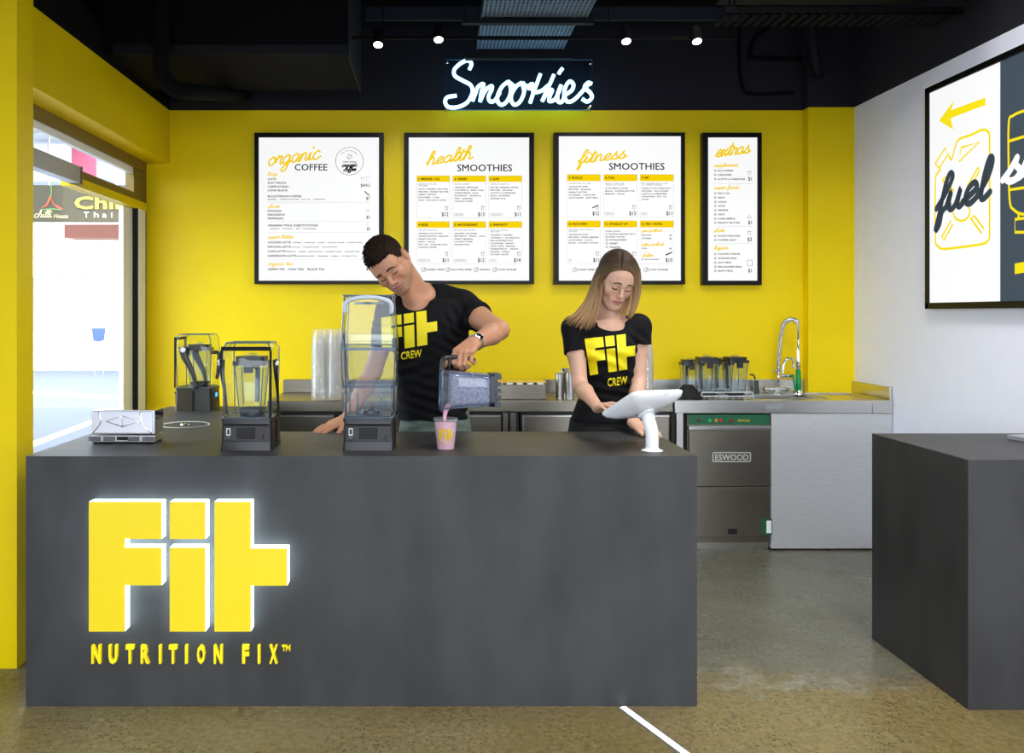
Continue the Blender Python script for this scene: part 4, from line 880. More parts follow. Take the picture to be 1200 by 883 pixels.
# ================================================================ things on the counter
cbx = thing('chrome_box', 'polished chrome box on small feet at the left end of counter', 'box', (-1.287, 3.55, HB))
MB().box(-.131, .131, -.05, .06, .045, .146, .003).build('upper_case', 'chrome', cbx)
fp_ = MB().box(-.123, .123, -.0535, -.0505, .05, .14, .002).build('front_panel', 'chrome', cbx)
eb = MB()
eb.tube([(-.07, -.054, .10), (-.005, -.0565, .122), (-.0, -.0565, .078), (-.07, -.054, .10)], .0022, 6).tube([(.0, -.054, .122), (.07, -.0565, .10), (.0, -.0565, .078)], .0022, 6).tube([(-.123, -.054, .052), (-.095, -.0555, .085), (-.09, -.0555, .105), (-.1, -.054, .14)], .002, 6).tube([(.123, -.054, .052), (.09, -.0555, .07), (.075, -.0555, .105), (.07, -.054, .14)], .002, 6)
eb.build('embossed_ridge', 'chrome', fp_, smooth=True)
MB().box(-.131, .131, -.05, .06, .013, .042, .003).build('lower_case', 'steel', cbx)
for x in (-.115, -.055, .045, .105): MB().box(x-.025, x+.025, -.0525, -.05, .018, .037).build('trim_plate', 'chrome', cbx)
MB().box(-.025, .02, -.053, -.05, .022, .036).build('slot', 'rubber', cbx)
for x in (-.118, .118):
    for y in (-.04, .05): MB().lathe([(.009, 0), (.009, .013)], (x, y, 0), 10).build('foot', 'rubber', cbx)
gd = thing('glass_disc', 'round greenish glass disc with a steel hub set on the counter', 'disc', (P(217, 498, 4.11).x, 4.11, HB))
MB().lathe([(.112, .001), (.115, .004), (.112, .006), (0, .006)], (0, 0, 0), 40).build('disc', clear('green_glass', '#9fb8b4', .3, .05, .75, '#93aca8'), gd, smooth=40)
MB().shell([(.108, .006), (.116, .008), (.118, .002)], (0, 0, 0), 40).build('rim', mat('pale_disc_rim', '#dbe5e2', .25), gd, smooth=True)
MB().lathe([(.022, .006), (.02, .012), (0, .013)], (0, 0, 0), 20).build('hub', 'chrome', gd, smooth=40)

def blender(label, loc, rz, state):
    t = thing('blender', label, 'blender', loc, rz, 'countertop blenders with clear sound covers')
    def taper(x0, y0, x1, y1, z0, z1, yo=0, r=.012):
        a = rrect(-x0, x0, -y0, y0+0, r, 3); b = rrect(-x1, x1, -y1, y1, r, 3); n = len(a)
        return [(x, y, z0) for x, y in a]+[(x, y+yo, z1) for x, y in b], [(k, (k+1) % n, n+(k+1) % n, n+k) for k in range(n)]+[tuple(range(n-1, -1, -1)), tuple(range(n, 2*n))]
    b = MB(); b.add(*taper(.102, .102, .1, .1, 0, .035)); b.add(*taper(.1, .1, .097, .097, .035, .118)); b.add(*taper(.1, .1, .1, .1, .118, .132))
    b.build('motor_base', 'plastic', t, smooth=35)
    fpn = MB().box(-.088, .088, -.103, -.096, .042, .108, .003).build('front_panel', 'plastic_soft', t)
    MB().box(-.088, .088, -.107, -.1, .103, .111, .002).build('panel_ledge', 'blackgrey', fpn)
    MB().box(-.036, .036, -.1045, -.1025, .052, .095).build('vent', 'rubber', fpn)
    vs_ = MB()
    for k in range(5): vs_.box(-.034, .034, -.1065, -.104, .056+k*.0078, .0585+k*.0078)
    vs_.build('vent_slats', 'plastic_soft', fpn)
    MB().box(-.076, -.0735, -.105, -.1025, .066, .094).box(-.0625, -.060, -.105, -.1025, .066, .094).box(-.076, -.060, -.105, -.1025, .066, .070).box(-.076, -.060, -.105, -.1025, .0905, .094).build('port', 'white_plastic', fpn)
    MB().lathe([(0, -.004), (.012, -.003), (.013, 0)], (-.068, -.1035, .053), 16, 'y').build('button', 'plastic', fpn, smooth=40)
    MB().box(.066, .070, -.105, -.1025, .05, .068).build('switch', 'rubber', fpn)
    MB().box(.099, .1035, -.004, .006, .003, .118).build('seam_strip', 'blackgrey', t)
    # clear sound cover: side outline turned into a shell with rounded corners
    def cover(nm, prof, hw0, hw1, cap_top=True, cap_bot=False, m='clear'):
        # prof: list of (half depth y-, y+, z, half width)
        rings = []; 
        for ym, yp, z, hw in prof:
            rings.append([(x*hw, (yp+ym)/2+y*(yp-ym)/2, z) for x, y in rrect(-1, 1, -1, 1, .22, 4)])
        n = len(rings[0]); vs = [p for r in rings for p in r]; fs = [(i*n+k, i*n+(k+1) % n, (i+1)*n+(k+1) % n, (i+1)*n+k) for i in range(len(rings)-1) for k in range(n)]
        if cap_top: fs.append(tuple(range((len(rings)-1)*n, len(rings)*n)))
        c = MB().add(vs, fs).build(nm, m, t, smooth=40)
        e = MB()
        for i in ([0, len(rings)-1] if len(rings) > 1 else [0]): e.tube(rings[i], .0032, 6, closed=True)
        for ix in (2, 7, 12, 17):
            e.tube([r[ix] for r in rings], .0030, 6)
        e.build('cover_edge', 'clear_edge', c, smooth=True)
        return c
    if state != 'open':
        cover('sound_cover', [(-.097, .097, .134, .095), (-.099, .099, .22, .096), (-.102, .102, .33, .1), (-.10, .10, .405, .1), (-.085, .085, .428, .086)], 0, 0)
        bnd = MB(); bnd.box(-.098, .098, -.106, -.096, .398, .414, .003).box(-.101, -.092, -.105, -.096, .33, .40, .003).box(.092, .101, -.105, -.096, .134, .40, .003)
        bnd.build('cover_frame', 'blackgrey', t)
        for s_ in (-1, 1):
            arm = MB(); pts = catmull([(s_*.104, .02, .13), (s_*.106, .005, .2), (s_*.107, -.02, .26), (s_*.107, -.045, .31), (s_*.106, -.05, .36)], 5)
            arm.tube(pts, [.011+.017*(i/len(pts))**1.5 for i in range(len(pts))], 8, flat=Vector((1, 0, 0)))
            a_ = arm.build('hinge_arm', 'plastic', t, smooth=True)
            MB().lathe([(0, s_*.012), (.014, s_*.012), (.02, s_*.004), (.02, 0)], (s_*.108, -.05, .345), 20, 'x').build('hinge_cap', 'chrome', a_, smooth=40)
        T = Matrix.Translation((0, .01, .162)) @ Matrix.Scale(.86, 4)
        jar_parts(t, T, lid=True, handle=True)
        MB().lathe([(.05, .132), (.05, .15), (.03, .15)], (0, .01, 0), 20).build('drive_seat', 'plastic', t, smooth=40)
    else:
        cover('lower_cover', [(-.099, .099, .134, .097), (-.099, .099, .262, .097)], 0, 0, cap_top=False)
        cover('raised_cover', [(-.105, .10, .255, .104), (-.112, .10, .30, .110), (-.118, .10, .42, .112), (-.112, .10, .56, .103), (-.108, .09, .615, .1)], 0, 0, cap_top=True)
        MB().box(-.105, .105, -.117, -.113, .40, .412, .001).box(-.108, .108, -.118, -.114, .42, .425, .001).build('cover_band', 'clear_edge', t)
        MB().box(-.098, .098, .095, .104, .134, .46, .003).build('rear_panel', 'clear', t)
        hb = MB().tube(catmull([(-.092, -.10, .545), (-.088, -.108, .585), (-.05, -.112, .603), (0, -.112, .608), (.05, -.112, .603), (.088, -.108, .585), (.092, -.10, .545)], 5), .009, 10).build('cover_handle', mat('pale_handle', '#c3cbd2', .3), t, smooth=True)
        MB().shell([(.06, .59), (.064, .585), (.06, .58)], (0, -.05, 0), 24).build('cover_ring', 'clear_edge', t, smooth=True)
        MB().box(-.088, .088, -.088, .088, .131, .139, .003).build('sound_mat', mat('dark_blue_mat', '#1d2942', .4), t)
        for x in (-.048, .045): MB().tube([(x, -.03, .138), (x, -.03, .225)], [.006, .003], 8).build('locating_post', 'clear_edge', t, smooth=True)
        MB().lathe([(.04, .139), (.038, .152), (.012, .154), (.01, .165), (0, .166)], (0, .02, 0), 20).build('drive_seat', 'plastic', t, smooth=40)
        for s_ in (-1, 1): MB().tube(catmull([(s_*.104, .06, .13), (s_*.106, .07, .25), (s_*.108, .06, .38), (s_*.109, .02, .46)], 5), .008, 8, flat=Vector((1, 0, 0))).build('hinge_arm', 'plastic', t, smooth=True)
    return t
b2 = blender('closed countertop blender with a clear jar inside its sound cover, mid counter', (-.742, 3.43, HB), 0, 'closed')
b3 = blender('open countertop blender with raised clear cover in front of the man', (-.2625, 3.43, HB), 0, 'open')
b1 = blender('rear countertop blender turned sideways by the street window', (-1.335, 4.78, HB), -PI/2, 'closed')
M['display'] = emis('blue_display', '#38b6ff', 1.2)
dpn = MB().box(-.06, .06, .097, .1025, .045, .108, .002).build('control_panel', 'plastic_soft', b1); MB().box(-.02, .02, .1027, .1045, .078, .1).build('display', 'display', dpn)

# tablet on its stand
tb = thing('tablet_stand', 'white tablet kiosk on a curved white stand, turned to the woman', 'tablet stand', (.853, 3.34, HB)); TO = Vector(tb.location)
TL = P(743, 459, 3.27)-TO; a_ = Vector((.235, .13, -.004)); BL = P(702, 486, 3.448)-TO; b_ = BL-TL
nn = a_.cross(b_).normalized(); nn = nn if nn.z > 0 else -nn
def tp(u, v, h): return TL+a_*u+b_*v+nn*h
def loop(ins, h, r=.12): return [tp(u, v, h) for u, v in rrect(ins, 1-ins, ins, 1-ins, r, 6)]
rings = [loop(.02, .004), loop(0, .0), loop(0, -.006), loop(.03, -.02), loop(.12, -.034), loop(.3, -.042, .1)]
n = len(rings[0]); vs = [p for r in rings for p in r]; fs = [(i*n+k, i*n+(k+1) % n, (i+1)*n+(k+1) % n, (i+1)*n+k) for i in range(len(rings)-1) for k in range(n)]+[tuple(range(n)), tuple(range((len(rings)-1)*n, len(rings)*n))]
en = MB().add(vs, fs).build('enclosure', 'white_plastic', tb, smooth=50)
sl = [tp(u, v, .0045) for u, v in rrect(.1, .9, .1, .9, .03)]; sl2 = [p+nn*.001 for p in sl]; n = len(sl)
MB().add(sl+sl2, [tuple(range(n)), tuple(range(n, 2*n))]+[(k, (k+1) % n, n+(k+1) % n, n+k) for k in range(n)]).build('screen', 'frame', en)
lk = tp(.60, -.0, -.012); MB().lathe([(0, -.004), (.008, -.003), (.009, .006)], lk, 12, 'y').build('lock', 'chrome', en, smooth=40)
cen = tp(.52, .52, -.045)
pp = catmull([(0, 0, .012), (0, 0, .05), (-.002, .005, .09), (-.008, .03, .13), cen+Vector((.008, -.012, -.018)), cen], 5)
rr2 = [.025]*(len(pp)-8)+[.0255, .026, .027, .028, .030, .033, .036, .040]
MB().tube(pp, rr2, 20).build('post', 'white_plastic', tb, smooth=True)
MB().lathe([(.047, 0), (.047, .004), (.03, .012), (.025, .016), (.0, .017)], (0, 0, 0), 32).build('foot_plate', 'white_plastic', tb, smooth=50)

# cup being filled
M['smoothie'] = mat('pink_smoothie', '#d9a3b4', .45, var=.05, scale=120)
M['smoothie_dark'] = mat('mauve_smoothie', '#8f86a8', .4, var=.25, scale=60)
kc = thing('smoothie_cup', 'clear plastic cup filling with pink smoothie on the counter edge', 'cup', (P(522.3, 0, 3.385).x, 3.385, HB))
MB().shell([(0, .001), (.033, .001), (.0345, .004), (.0455, .118), (.049, .121), (.049, .127), (.046, .127)], (0, 0, 0), 32).build('cup_wall', 'cup', kc, smooth=40)
MB().lathe([(0, .004), (.0328, .004), (.0435, .108), (.03, .109), (0, .111)], (0, 0, 0), 32).build('drink', 'smoothie', kc, smooth=40)
lg = MB()
def onc(x, y, r0=.0462):   # wraps artwork round the cup; x,y in cup-front pixels
    z = (526-y)/293; r = .0349+(.0455-.0345)*z/.117; an = ((x-522.3)/293)/r; an = max(-1.5, min(1.5, an))
    return Vector((r*math.sin(an)*1.01, -r*math.cos(an)*1.01, z))
for poly in LOGO:
    xs = [p[0] for p in poly]
    # fine strips so the artwork follows the curve
    N_ = 10
    def inside(u, v):
        c = False; j = len(poly)-1
        for i in range(len(poly)):
            if (poly[i][1] > v) != (poly[j][1] > v) and u < (poly[j][0]-poly[i][0])*(v-poly[i][1])/(poly[j][1]-poly[i][1])+poly[i][0]: c = not c
            j = i
        return c
    us = sorted({round(p[0], 4) for p in poly} | {min(xs)+k*(max(xs)-min(xs))/6 for k in range(7)}); vs_ = sorted({p[1] for p in poly})
    for i in range(len(us)-1):
        for j in range(len(vs_)-1):
            if us[i+1]-us[i] > 1e-5 and inside((us[i]+us[i+1])/2, (vs_[j]+vs_[j+1])/2):
                qd = [onc(513.5+u*11.6, 500+v*13.2) for u, v in ((us[i], vs_[j]), (us[i+1], vs_[j]), (us[i+1], vs_[j+1]), (us[i], vs_[j+1]))]
                lg.add(qd, [(0, 1, 2, 3)])
for i in range(14):
    if i != 9: lg.add([onc(513.5+i*1.25, 515), onc(514.3+i*1.25, 515), onc(514.3+i*1.25, 516.6), onc(513.5+i*1.25, 516.6)], [(0, 1, 2, 3)])
lg.build('printed_logo', mat('gold_cup_print', '#dcb31c', .5), kc)

def film(name):
    """smoothie clinging in streaks and bubbles to the inside of the jug"""
    m = mat(name, '#6f6c8c', .35, bump=.3, bscale=160); nt = m.node_tree; N = nt.nodes; L = nt.links
    tc = N.new('ShaderNodeTexCoord'); n = N.new('ShaderNodeTexNoise'); n.inputs['Scale'].default_value = 130; n.inputs['Detail'].default_value = 5; L.new(tc.outputs['Object'], n.inputs[0])
    r = N.new('ShaderNodeValToRGB'); r.color_ramp.elements[0].position = .38; r.color_ramp.elements[1].position = .62
    r.color_ramp.elements[0].color = lin('#6c6c84'); r.color_ramp.elements[1].color = lin('#9c98b0'); L.new(n.outputs[0], r.inputs[0]); L.new(r.outputs[0], N['Principled BSDF'].inputs['Base Color'])
    return m
# jug in the hand of the man, lying on its side and pouring
JX = P(517, 456, 3.45); jg = thing('pouring_jug', 'clear smoothie jug tipped sideways in the hand of the man', 'jug', JX)
ax = (P(575, 456.5, 3.46)-JX).normalized(); up = Vector((-.02, 0, 1)); up = (up-ax*up.dot(ax)).normalized(); dp = ax.cross(up)
LJ = (P(575, 456.5, 3.46)-JX).length
# jug frame: z runs from base (right) to mouth (left); local y (handle side) points up
T = Matrix((dp, up, -ax)).transposed().to_4x4(); T.translation = ax*LJ
def jt(mb):
    mb.v = [tuple(T @ Vector(v)) for v in mb.v]; return mb
jm = jar_mesh(LJ-.006, .064, .079); jt(jm).build('jug_body', 'jar', jg, smooth=50)
ins = jar_mesh(LJ*.80, .060, .072); ins.v = [(x, y, max(.008, z)) for x, y, z in ins.v]; jt(ins).build('smoothie_coating', film('mauve_film'), jg, smooth=50)
e = MB(); outl = rrect(-1, 1, -1, 1, .35, 4)
e.tube([(x*.083, y*.083, LJ) for x, y in outl], .005, 6, closed=True)
for sx in (-1, 1):
    for sy in (-1, 1): e.tube([(sx*.058, sy*.058, .01), (sx*.074, sy*.074, LJ)], .0035, 6)
jt(e).build('jug_rim', 'clear_edge', jg, smooth=True)
bs = MB()
bs.prism(rrect(-.066, .066, -.066, .066, .02), (0, 0, -.012), (1, 0, 0), (0, 1, 0), (0, 0, .02))
for k in range(-2, 3):
    bs.box(-.066, -.05, k*.026-.008, k*.026+.008, -.035, -.01).box(.05, .066, k*.026-.008, k*.026+.008, -.035, -.01).box(k*.026-.008, k*.026+.008, -.066, -.05, -.035, -.01).box(k*.026-.008, k*.026+.008, .05, .066, -.035, -.01)
jt(bs).build('jug_base', mat('navy_plastic', '#0e1524', .3), jg)
hx = lambda px, py, D=3.475: P(px, py, D)-JX
MB().tube(catmull([hx(519, 437, 3.45), hx(518.5, 428, 3.455), hx(520, 421, 3.46), hx(527, 419, 3.475), hx(540, 419, 3.48), hx(552, 421, 3.48), hx(556, 423, 3.475)], 5), .010, 10).tube([hx(526, 433, 3.46), hx(527, 420, 3.47)], .007, 8).build('handle', 'plastic', jg, smooth=True)
sp = tag(MB().tube(catmull([P(535, 474.5, 3.42), P(528, 475, 3.41), P(524, 478, 3.402), P(522, 483, 3.395), P(521.3, 488, 3.39), P(521, 493.3, 3.386)], 5), [.013, .0125, .011, .009, .0075, .0065], 12).build('smoothie_stream', 'smoothie', smooth=True), 'stream of pink smoothie pouring from the jug into the cup', 'smoothie')
# ================================================================ people: bodies grown as one smooth surface from a distance field
class Vol:
    def __init__(s, lo, hi, h):
        s.lo = np.array(lo, float); s.h = h; s.n = np.ceil((np.array(hi)-s.lo)/h).astype(int)+1
        s.d = np.full(s.n, 1.0, np.float32)
    def sl(s, bmin, bmax):
        i0 = np.clip(np.floor((np.array(bmin)-s.lo)/s.h).astype(int), 0, s.n); i1 = np.clip(np.ceil((np.array(bmax)-s.lo)/s.h).astype(int)+1, 0, s.n)
        return i0, i1
    def op(s, f, bmin, bmax, k=.02, mode='add'):
        m = k+2*s.h; i0, i1 = s.sl(np.array(bmin)-m, np.array(bmax)+m)
        if (i1 <= i0).any(): return
        ax = [(s.lo[a]+np.arange(i0[a], i1[a])*s.h).astype(np.float32) for a in range(3)]
        X, Y, Z = ax[0][:, None, None], ax[1][None, :, None], ax[2][None, None, :]
        v = f(X, Y, Z).astype(np.float32); q = (slice(i0[0], i1[0]), slice(i0[1], i1[1]), slice(i0[2], i1[2])); d = s.d[q]
        sg = 1
        if mode == 'sub': d = -d; sg = -1
        if mode == 'int': d = -d; v = -v; sg = -1
        hh = np.maximum(k-np.abs(d-v), 0)/max(k, 1e-6)
        s.d[q] = sg*(np.minimum(d, v)-hh*hh*k/4)
    def cone(s, a, b, r1, r2, k=.02, mode='add', cut=None, flat=None):
        a = np.array(a, float); b = np.array(b, float); ba = b-a; l2 = max(float(ba@ba), 1e-9); R = max(r1, r2)
        cd = ba/math.sqrt(l2)
        def f(X, Y, Z):
            px, py, pz = X-a[0], Y-a[1], Z-a[2]
            t = np.clip((px*ba[0]+py*ba[1]+pz*ba[2])/l2, 0, 1)
            v = np.sqrt((px-ba[0]*t)**2+(py-ba[1]*t)**2+(pz-ba[2]*t)**2)-(r1+(r2-r1)*t)
            if cut is not None: v = np.maximum(v, (px*cd[0]+py*cd[1]+pz*cd[2])-cut*math.sqrt(l2))
            return v
        s.op(f, np.minimum(a, b)-R, np.maximum(a, b)+R, k, mode)
    def chain(s, pts, rs, k=.02):
        for i in range(len(pts)-1): s.cone(pts[i], pts[i+1], rs[i], rs[i+1], k)
    def ell(s, c, r, k=.02, mode='add', R=None):
        c = np.array(c, float); r = np.array(r, float); mr = r.max()
        def f(X, Y, Z):
            x, y, z = X-c[0], Y-c[1], Z-c[2]
            if R is not None: x, y, z = (R[0][i]*x+R[1][i]*y+R[2][i]*z for i in range(3))
            k0 = np.sqrt((x/r[0])**2+(y/r[1])**2+(z/r[2])**2); k1 = np.sqrt((x/r[0]**2)**2+(y/r[1]**2)**2+(z/r[2]**2)**2)+1e-6
            return k0*(k0-1)/k1
        s.op(f, c-mr, c+mr, k, mode)
    def plane(s, p, n, k=.004, bmin=None, bmax=None, mode='int'):
        p = np.array(p, float); n = np.array(n, float); n /= np.linalg.norm(n)
        bmin = s.lo if bmin is None else bmin; bmax = s.lo+s.n*s.h if bmax is None else bmax
        s.op(lambda X, Y, Z: (X-p[0])*n[0]+(Y-p[1])*n[1]+(Z-p[2])*n[2], bmin, bmax, k, mode)
    def loft(s, rows, infl=0., k=.02, z0=None, z1=None):
        """rows (z, cx, cy, half width, half depth): an upright trunk of elliptical slices"""
        rows = sorted(rows); q = np.array([list(catmull3) for catmull3 in rows], float)
        zz = np.linspace(q[0, 0], q[-1, 0], 60)
        def sm(i):
            t = np.interp(zz, q[:, 0], q[:, i]); kz = np.ones(7)/7; tp = np.pad(t, 3, mode='edge'); return np.convolve(tp, kz, 'valid')
        cx, cy, A, B = sm(1), sm(2), sm(3)+infl, sm(4)+infl; za = q[0, 0] if z0 is None else z0; zb = q[-1, 0] if z1 is None else z1
        def f(X, Y, Z):
            z = Z.ravel(); g = lambda t: np.interp(z, zz, t)[None, None, :]
            a, b = g(A), g(B); x = (X-g(cx)); y = (Y-g(cy))
            k0 = np.sqrt((x/a)**2+(y/b)**2)+1e-6; k1 = np.sqrt((x/a**2)**2+(y/b**2)**2)+1e-6
            return np.maximum(k0*(k0-1)/k1, np.maximum(za-Z, Z-zb))
        m = A.max()+.02
        s.op(f, (cx.min()-m, cy.min()-m, za), (cx.max()+m, cy.max()+m, zb), k)
    def mesh(s):
        d = s.d; S_ = (d < 0); n = np.array(d.shape)
        c = np.zeros(n-1, np.uint8)
        for a in (0, 1):
            for b in (0, 1):
                for e in (0, 1): c += S_[a:n[0]-1+a, b:n[1]-1+b, e:n[2]-1+e]
        I = np.argwhere((c > 0) & (c < 8)); idx = np.full(n-1, -1, np.int32); idx[tuple(I.T)] = np.arange(len(I))
        acc = np.zeros((len(I), 3)); cnt = np.zeros(len(I))
        cor = [(a, b, e) for a in (0, 1) for b in (0, 1) for e in (0, 1)]
        val = {q: d[I[:, 0]+q[0], I[:, 1]+q[1], I[:, 2]+q[2]].astype(float) for q in cor}
        for q in cor:
            for ax in range(3):
                if q[ax]: continue
                q2 = list(q); q2[ax] = 1; q2 = tuple(q2); va, vb = val[q], val[q2]; m = (va < 0) != (vb < 0)
                t = np.where(m, va/np.where(m, va-vb, 1), 0)
                for k in range(3): acc[:, k] += np.where(m, q[k]+(t if k == ax else 0), 0)
                cnt += m
        V = s.lo+(I+acc/cnt[:, None])*s.h; Fs = []
        for ax in range(3):
            o1, o2 = [(1, 2), (2, 0), (0, 1)][ax]
            a = [slice(None)]*3; b = [slice(None)]*3; a[ax] = slice(0, -1); b[ax] = slice(1, None)
            E = S_[tuple(a)] != S_[tuple(b)]; J = np.argwhere(E)
            J = J[(J[:, o1] > 0) & (J[:, o2] > 0) & (J[:, o1] < n[o1]-1) & (J[:, o2] < n[o2]-1)]
            def cell(u, v):
                q = J.copy(); q[:, o1] -= u; q[:, o2] -= v; return idx[tuple(q.T)]
            f = np.stack([cell(1, 1), cell(0, 1), cell(0, 0), cell(1, 0)], 1); ins = S_[tuple(J.T)]
            f[~ins] = f[~ins][:, ::-1]; Fs.append(f)
        return V, np.concatenate(Fs)
def to_obj(name, V, Fc, m, parent, tint=None, smooth_it=0):
    me = bpy.data.meshes.new(name); me.from_pydata(V.tolist(), [], Fc.tolist()); me.polygons.foreach_set('use_smooth', [True]*len(me.polygons))
    if smooth_it:
        bm = bmesh.new(); bm.from_mesh(me)
        for _ in range(smooth_it): bmesh.ops.smooth_vert(bm, verts=bm.verts, factor=.5, use_axis_x=True, use_axis_y=True, use_axis_z=True)
        bm.to_mesh(me); bm.free()
    if tint is not None:
        at = me.attributes.new('tint', 'FLOAT_COLOR', 'POINT'); c = np.concatenate([tint, np.ones((len(tint), 1))], 1).astype(np.float32); at.data.foreach_set('color', c.ravel())
    me.materials.append(M[m] if isinstance(m, str) else m)
    o = bpy.data.objects.new(name, me); COL.objects.link(o); o.parent = parent
    return o
def shift(o, root): 
    o.data.transform(Matrix.Translation(-Vector(root.location))); return o
class Head:
    def __init__(s, eye, pitch, yaw, roll, sc):
        def rot(v):
            x, y, z = v; cp, sp = math.cos(pitch), math.sin(pitch)
            x, y, z = x, y*cp+z*(-sp)*1.0, 0
            return v
        cp, sp = math.cos(pitch), math.sin(pitch); r, f, u = np.array([1., 0, 0]), np.array([0, -cp, -sp]), np.array([0, -sp, cp])
        def yw(v): return np.array([v[0]*math.cos(yaw)+v[1]*math.sin(yaw), -v[0]*math.sin(yaw)+v[1]*math.cos(yaw), v[2]])
        def rl(v): return np.array([v[0]*math.cos(roll)-v[2]*math.sin(roll), v[1], v[0]*math.sin(roll)+v[2]*math.cos(roll)])
        s.r, s.f, s.u = (rl(yw(v)) for v in (r, f, u)); s.R = np.stack([s.r, s.f, s.u], 1); s.s = sc
        s.c = np.array(eye)-s.R @ np.array([0, .080, 0])*sc
    def w(s, x, y, z): return s.c+s.R @ np.array([x, y, z])*s.s
    def l(s, V): return (V-s.c) @ s.R/s.s
    def E(s, V, x, y, z, rx, ry, rz, k=.015, mode='add'): V.ell(s.w(x, y, z), np.array([rx, ry, rz])*s.s, k*s.s, mode, s.R)
    def C(s, V, a, b, r1, r2, k=.012, mode='add'): V.cone(s.w(*a), s.w(*b), r1*s.s, r2*s.s, k*s.s, mode)
def head_sdf(V, H, fem):
    jw = .88 if fem else 1.0
    H.E(V, 0, -.016, .034, .074, .096, .086, .02)
    H.E(V, 0, .022, -.030, .061*(.96 if fem else 1), .062, .080, .03)
    H.E(V, 0, .052, .030, .056, .040, .052, .03)
    for q in (-1, 1):
        H.C(V, (q*.052*jw, -.008, -.045), (q*.018, .068, -.098), .026, .016, .03)
        H.E(V, q*.040, .060, -.030, .024, .022, .024, .02)
        H.C(V, (q*.012, .088, .014), (q*.045, .068, .016), .009 if fem else .012, .008, .016)
    H.E(V, 0, .074, -.100, .021 if fem else .026, .018, .016, .02)
    H.E(V, 0, .077, -.066, .030, .016, .022, .02)
    for q in (-1, 1): H.E(V, q*.031, .099, -.004, .017, .016, .011, .012, 'sub')
    for q in (-1, 1):
        H.E(V, q*.031, .074, -.004, .0155, .0145, .0125, .003)
        H.C(V, (q*.020, .084, -.010), (q*.043, .078, -.009), .0032, .0028, .003)
    nb = .8 if fem else 1.0
    H.C(V, (0, .088, .008), (0, .110*(.985 if fem else 1), -.034), .0075*nb, .0105*nb, .012)
    H.E(V, 0, .109*(.985 if fem else 1), -.036, .0105*nb, .010, .0095, .006)
    for q in (-1, 1):
        H.E(V, q*.0125*nb, .097, -.040, .0075*nb, .010, .0075, .006)
        H.E(V, q*.0065, .104, -.0475, .0035, .005, .0035, .003, 'sub')
    H.E(V, 0, .092, -.064, .021, .009, .0055, .006); H.E(V, 0, .091, -.0745, .018, .009, .0062, .006)
    H.C(V, (-.022, .094, -.0692), (0, .1005, -.0692), .0030, .0034, .003, 'sub'); H.C(V, (.022, .094, -.0692), (0, .1005, -.0692), .0030, .0034, .003, 'sub')
    for q in (-1, 1):
        H.E(V, q*.081, -.016, -.006, .011, .021, .033, .006); H.E(V, q*.091, -.010, -.002, .008, .011, .019, .004, 'sub'); H.E(V, q*.078, -.006, -.034, .008, .010, .010, .006)
def hand_sdf(V, W, f, n, side, curl, s=1.0, spread=.12, thumb=(.75, .55, -.25), tcurl=.35):
    """palm, four fingers of unequal length and a thumb from the side of the palm; side +1 when f x n points to the thumb"""
    W = np.array(W, float); f = np.array(f, float); f /= np.linalg.norm(f); n = np.array(n, float); n -= f*(n@f); n /= np.linalg.norm(n); t = np.cross(f, n)*side
    kn = [W+f*(.088-.004*abs(i-1)-(.006 if i == 3 else 0))*s+t*(.030-.0195*i)*s-n*.002*s for i in range(4)]
    for i in range(4): V.cone(W+t*(.016-.010*i)*s, kn[i], .0165*s, .0115*s, .012*s)
    V.cone(W+f*.02*s+t*.016*s-n*.006*s, W+f*.055*s+t*.028*s-n*.008*s, .017*s, .012*s, .012*s)
    L = [(.042, .026, .021), (.046, .030, .022), (.043, .028, .021), (.033, .021, .019)]; R = [.0098, .0092, .0085, .0072]
    tips = []
    for i in range(4):
        dr = f*1.0+t*spread*(1.2-.8*i); dr /= np.linalg.norm(dr); p = kn[i]; a = 0; r = R[i]*s*(.88 if i == 3 else 1)
        cs_ = curl[i] if isinstance(curl[0], (list, tuple)) else curl
        for j in range(3):
            a += cs_[j]; d_ = dr*math.cos(a)-n*math.sin(a); q = p+d_*L[i][j]*s; r2 = R[j+1]*s*(.88 if i == 3 else 1)
            V.cone(p, q, r, r2, .0035*s); p, r = q, r2
        tips.append((p, d_))
    td = t*thumb[0]+f*thumb[1]+n*thumb[2]; td /= np.linalg.norm(td); p = W+f*.028*s+t*.022*s-n*.004*s; b2 = f*.9+t*.1-n*.45; b2 /= np.linalg.norm(b2)
    for j, (l, ra, rb) in enumerate(((.042, .0145, .0115), (.032, .0112, .0098), (.026, .0098, .0078))):
        w_ = tcurl*j; d_ = td*(1-w_)+b2*w_; d_ /= np.linalg.norm(d_); q = p+d_*l*s; V.cone(p, q, ra*s, rb*s, .006*s); p = q
    tips.append((p, d_))
    return kn, tips
M['skin_m'] = vcol_mat('tanned_skin', .48, .12, .03, 220, spec=.4); M['skin_f'] = vcol_mat('fair_skin', .48, .12, .02, 220, spec=.4)
M['tee'] = mat('black_cotton', '#08080b', .85, bump=.10, bscale=34, spec=.25); M['brow'] = mat('brown_brow_hair', '#2a1d14', .8); M['lash'] = mat('dark_lash_line', '#1c1310', .8)
M['lipline'] = mat('dark_lip_line', '#3f1713', .6)
M['trouser_m'] = mat('sage_trouser_cloth', '#5d6b62', .85, bump=.15, bscale=30, var=.06, scale=30); M['trouser_f'] = mat('black_trouser_cloth', '#0b0b0d', .85, bump=.1, bscale=30)
M['shoe'] = mat('black_shoe', '#141414', .5)
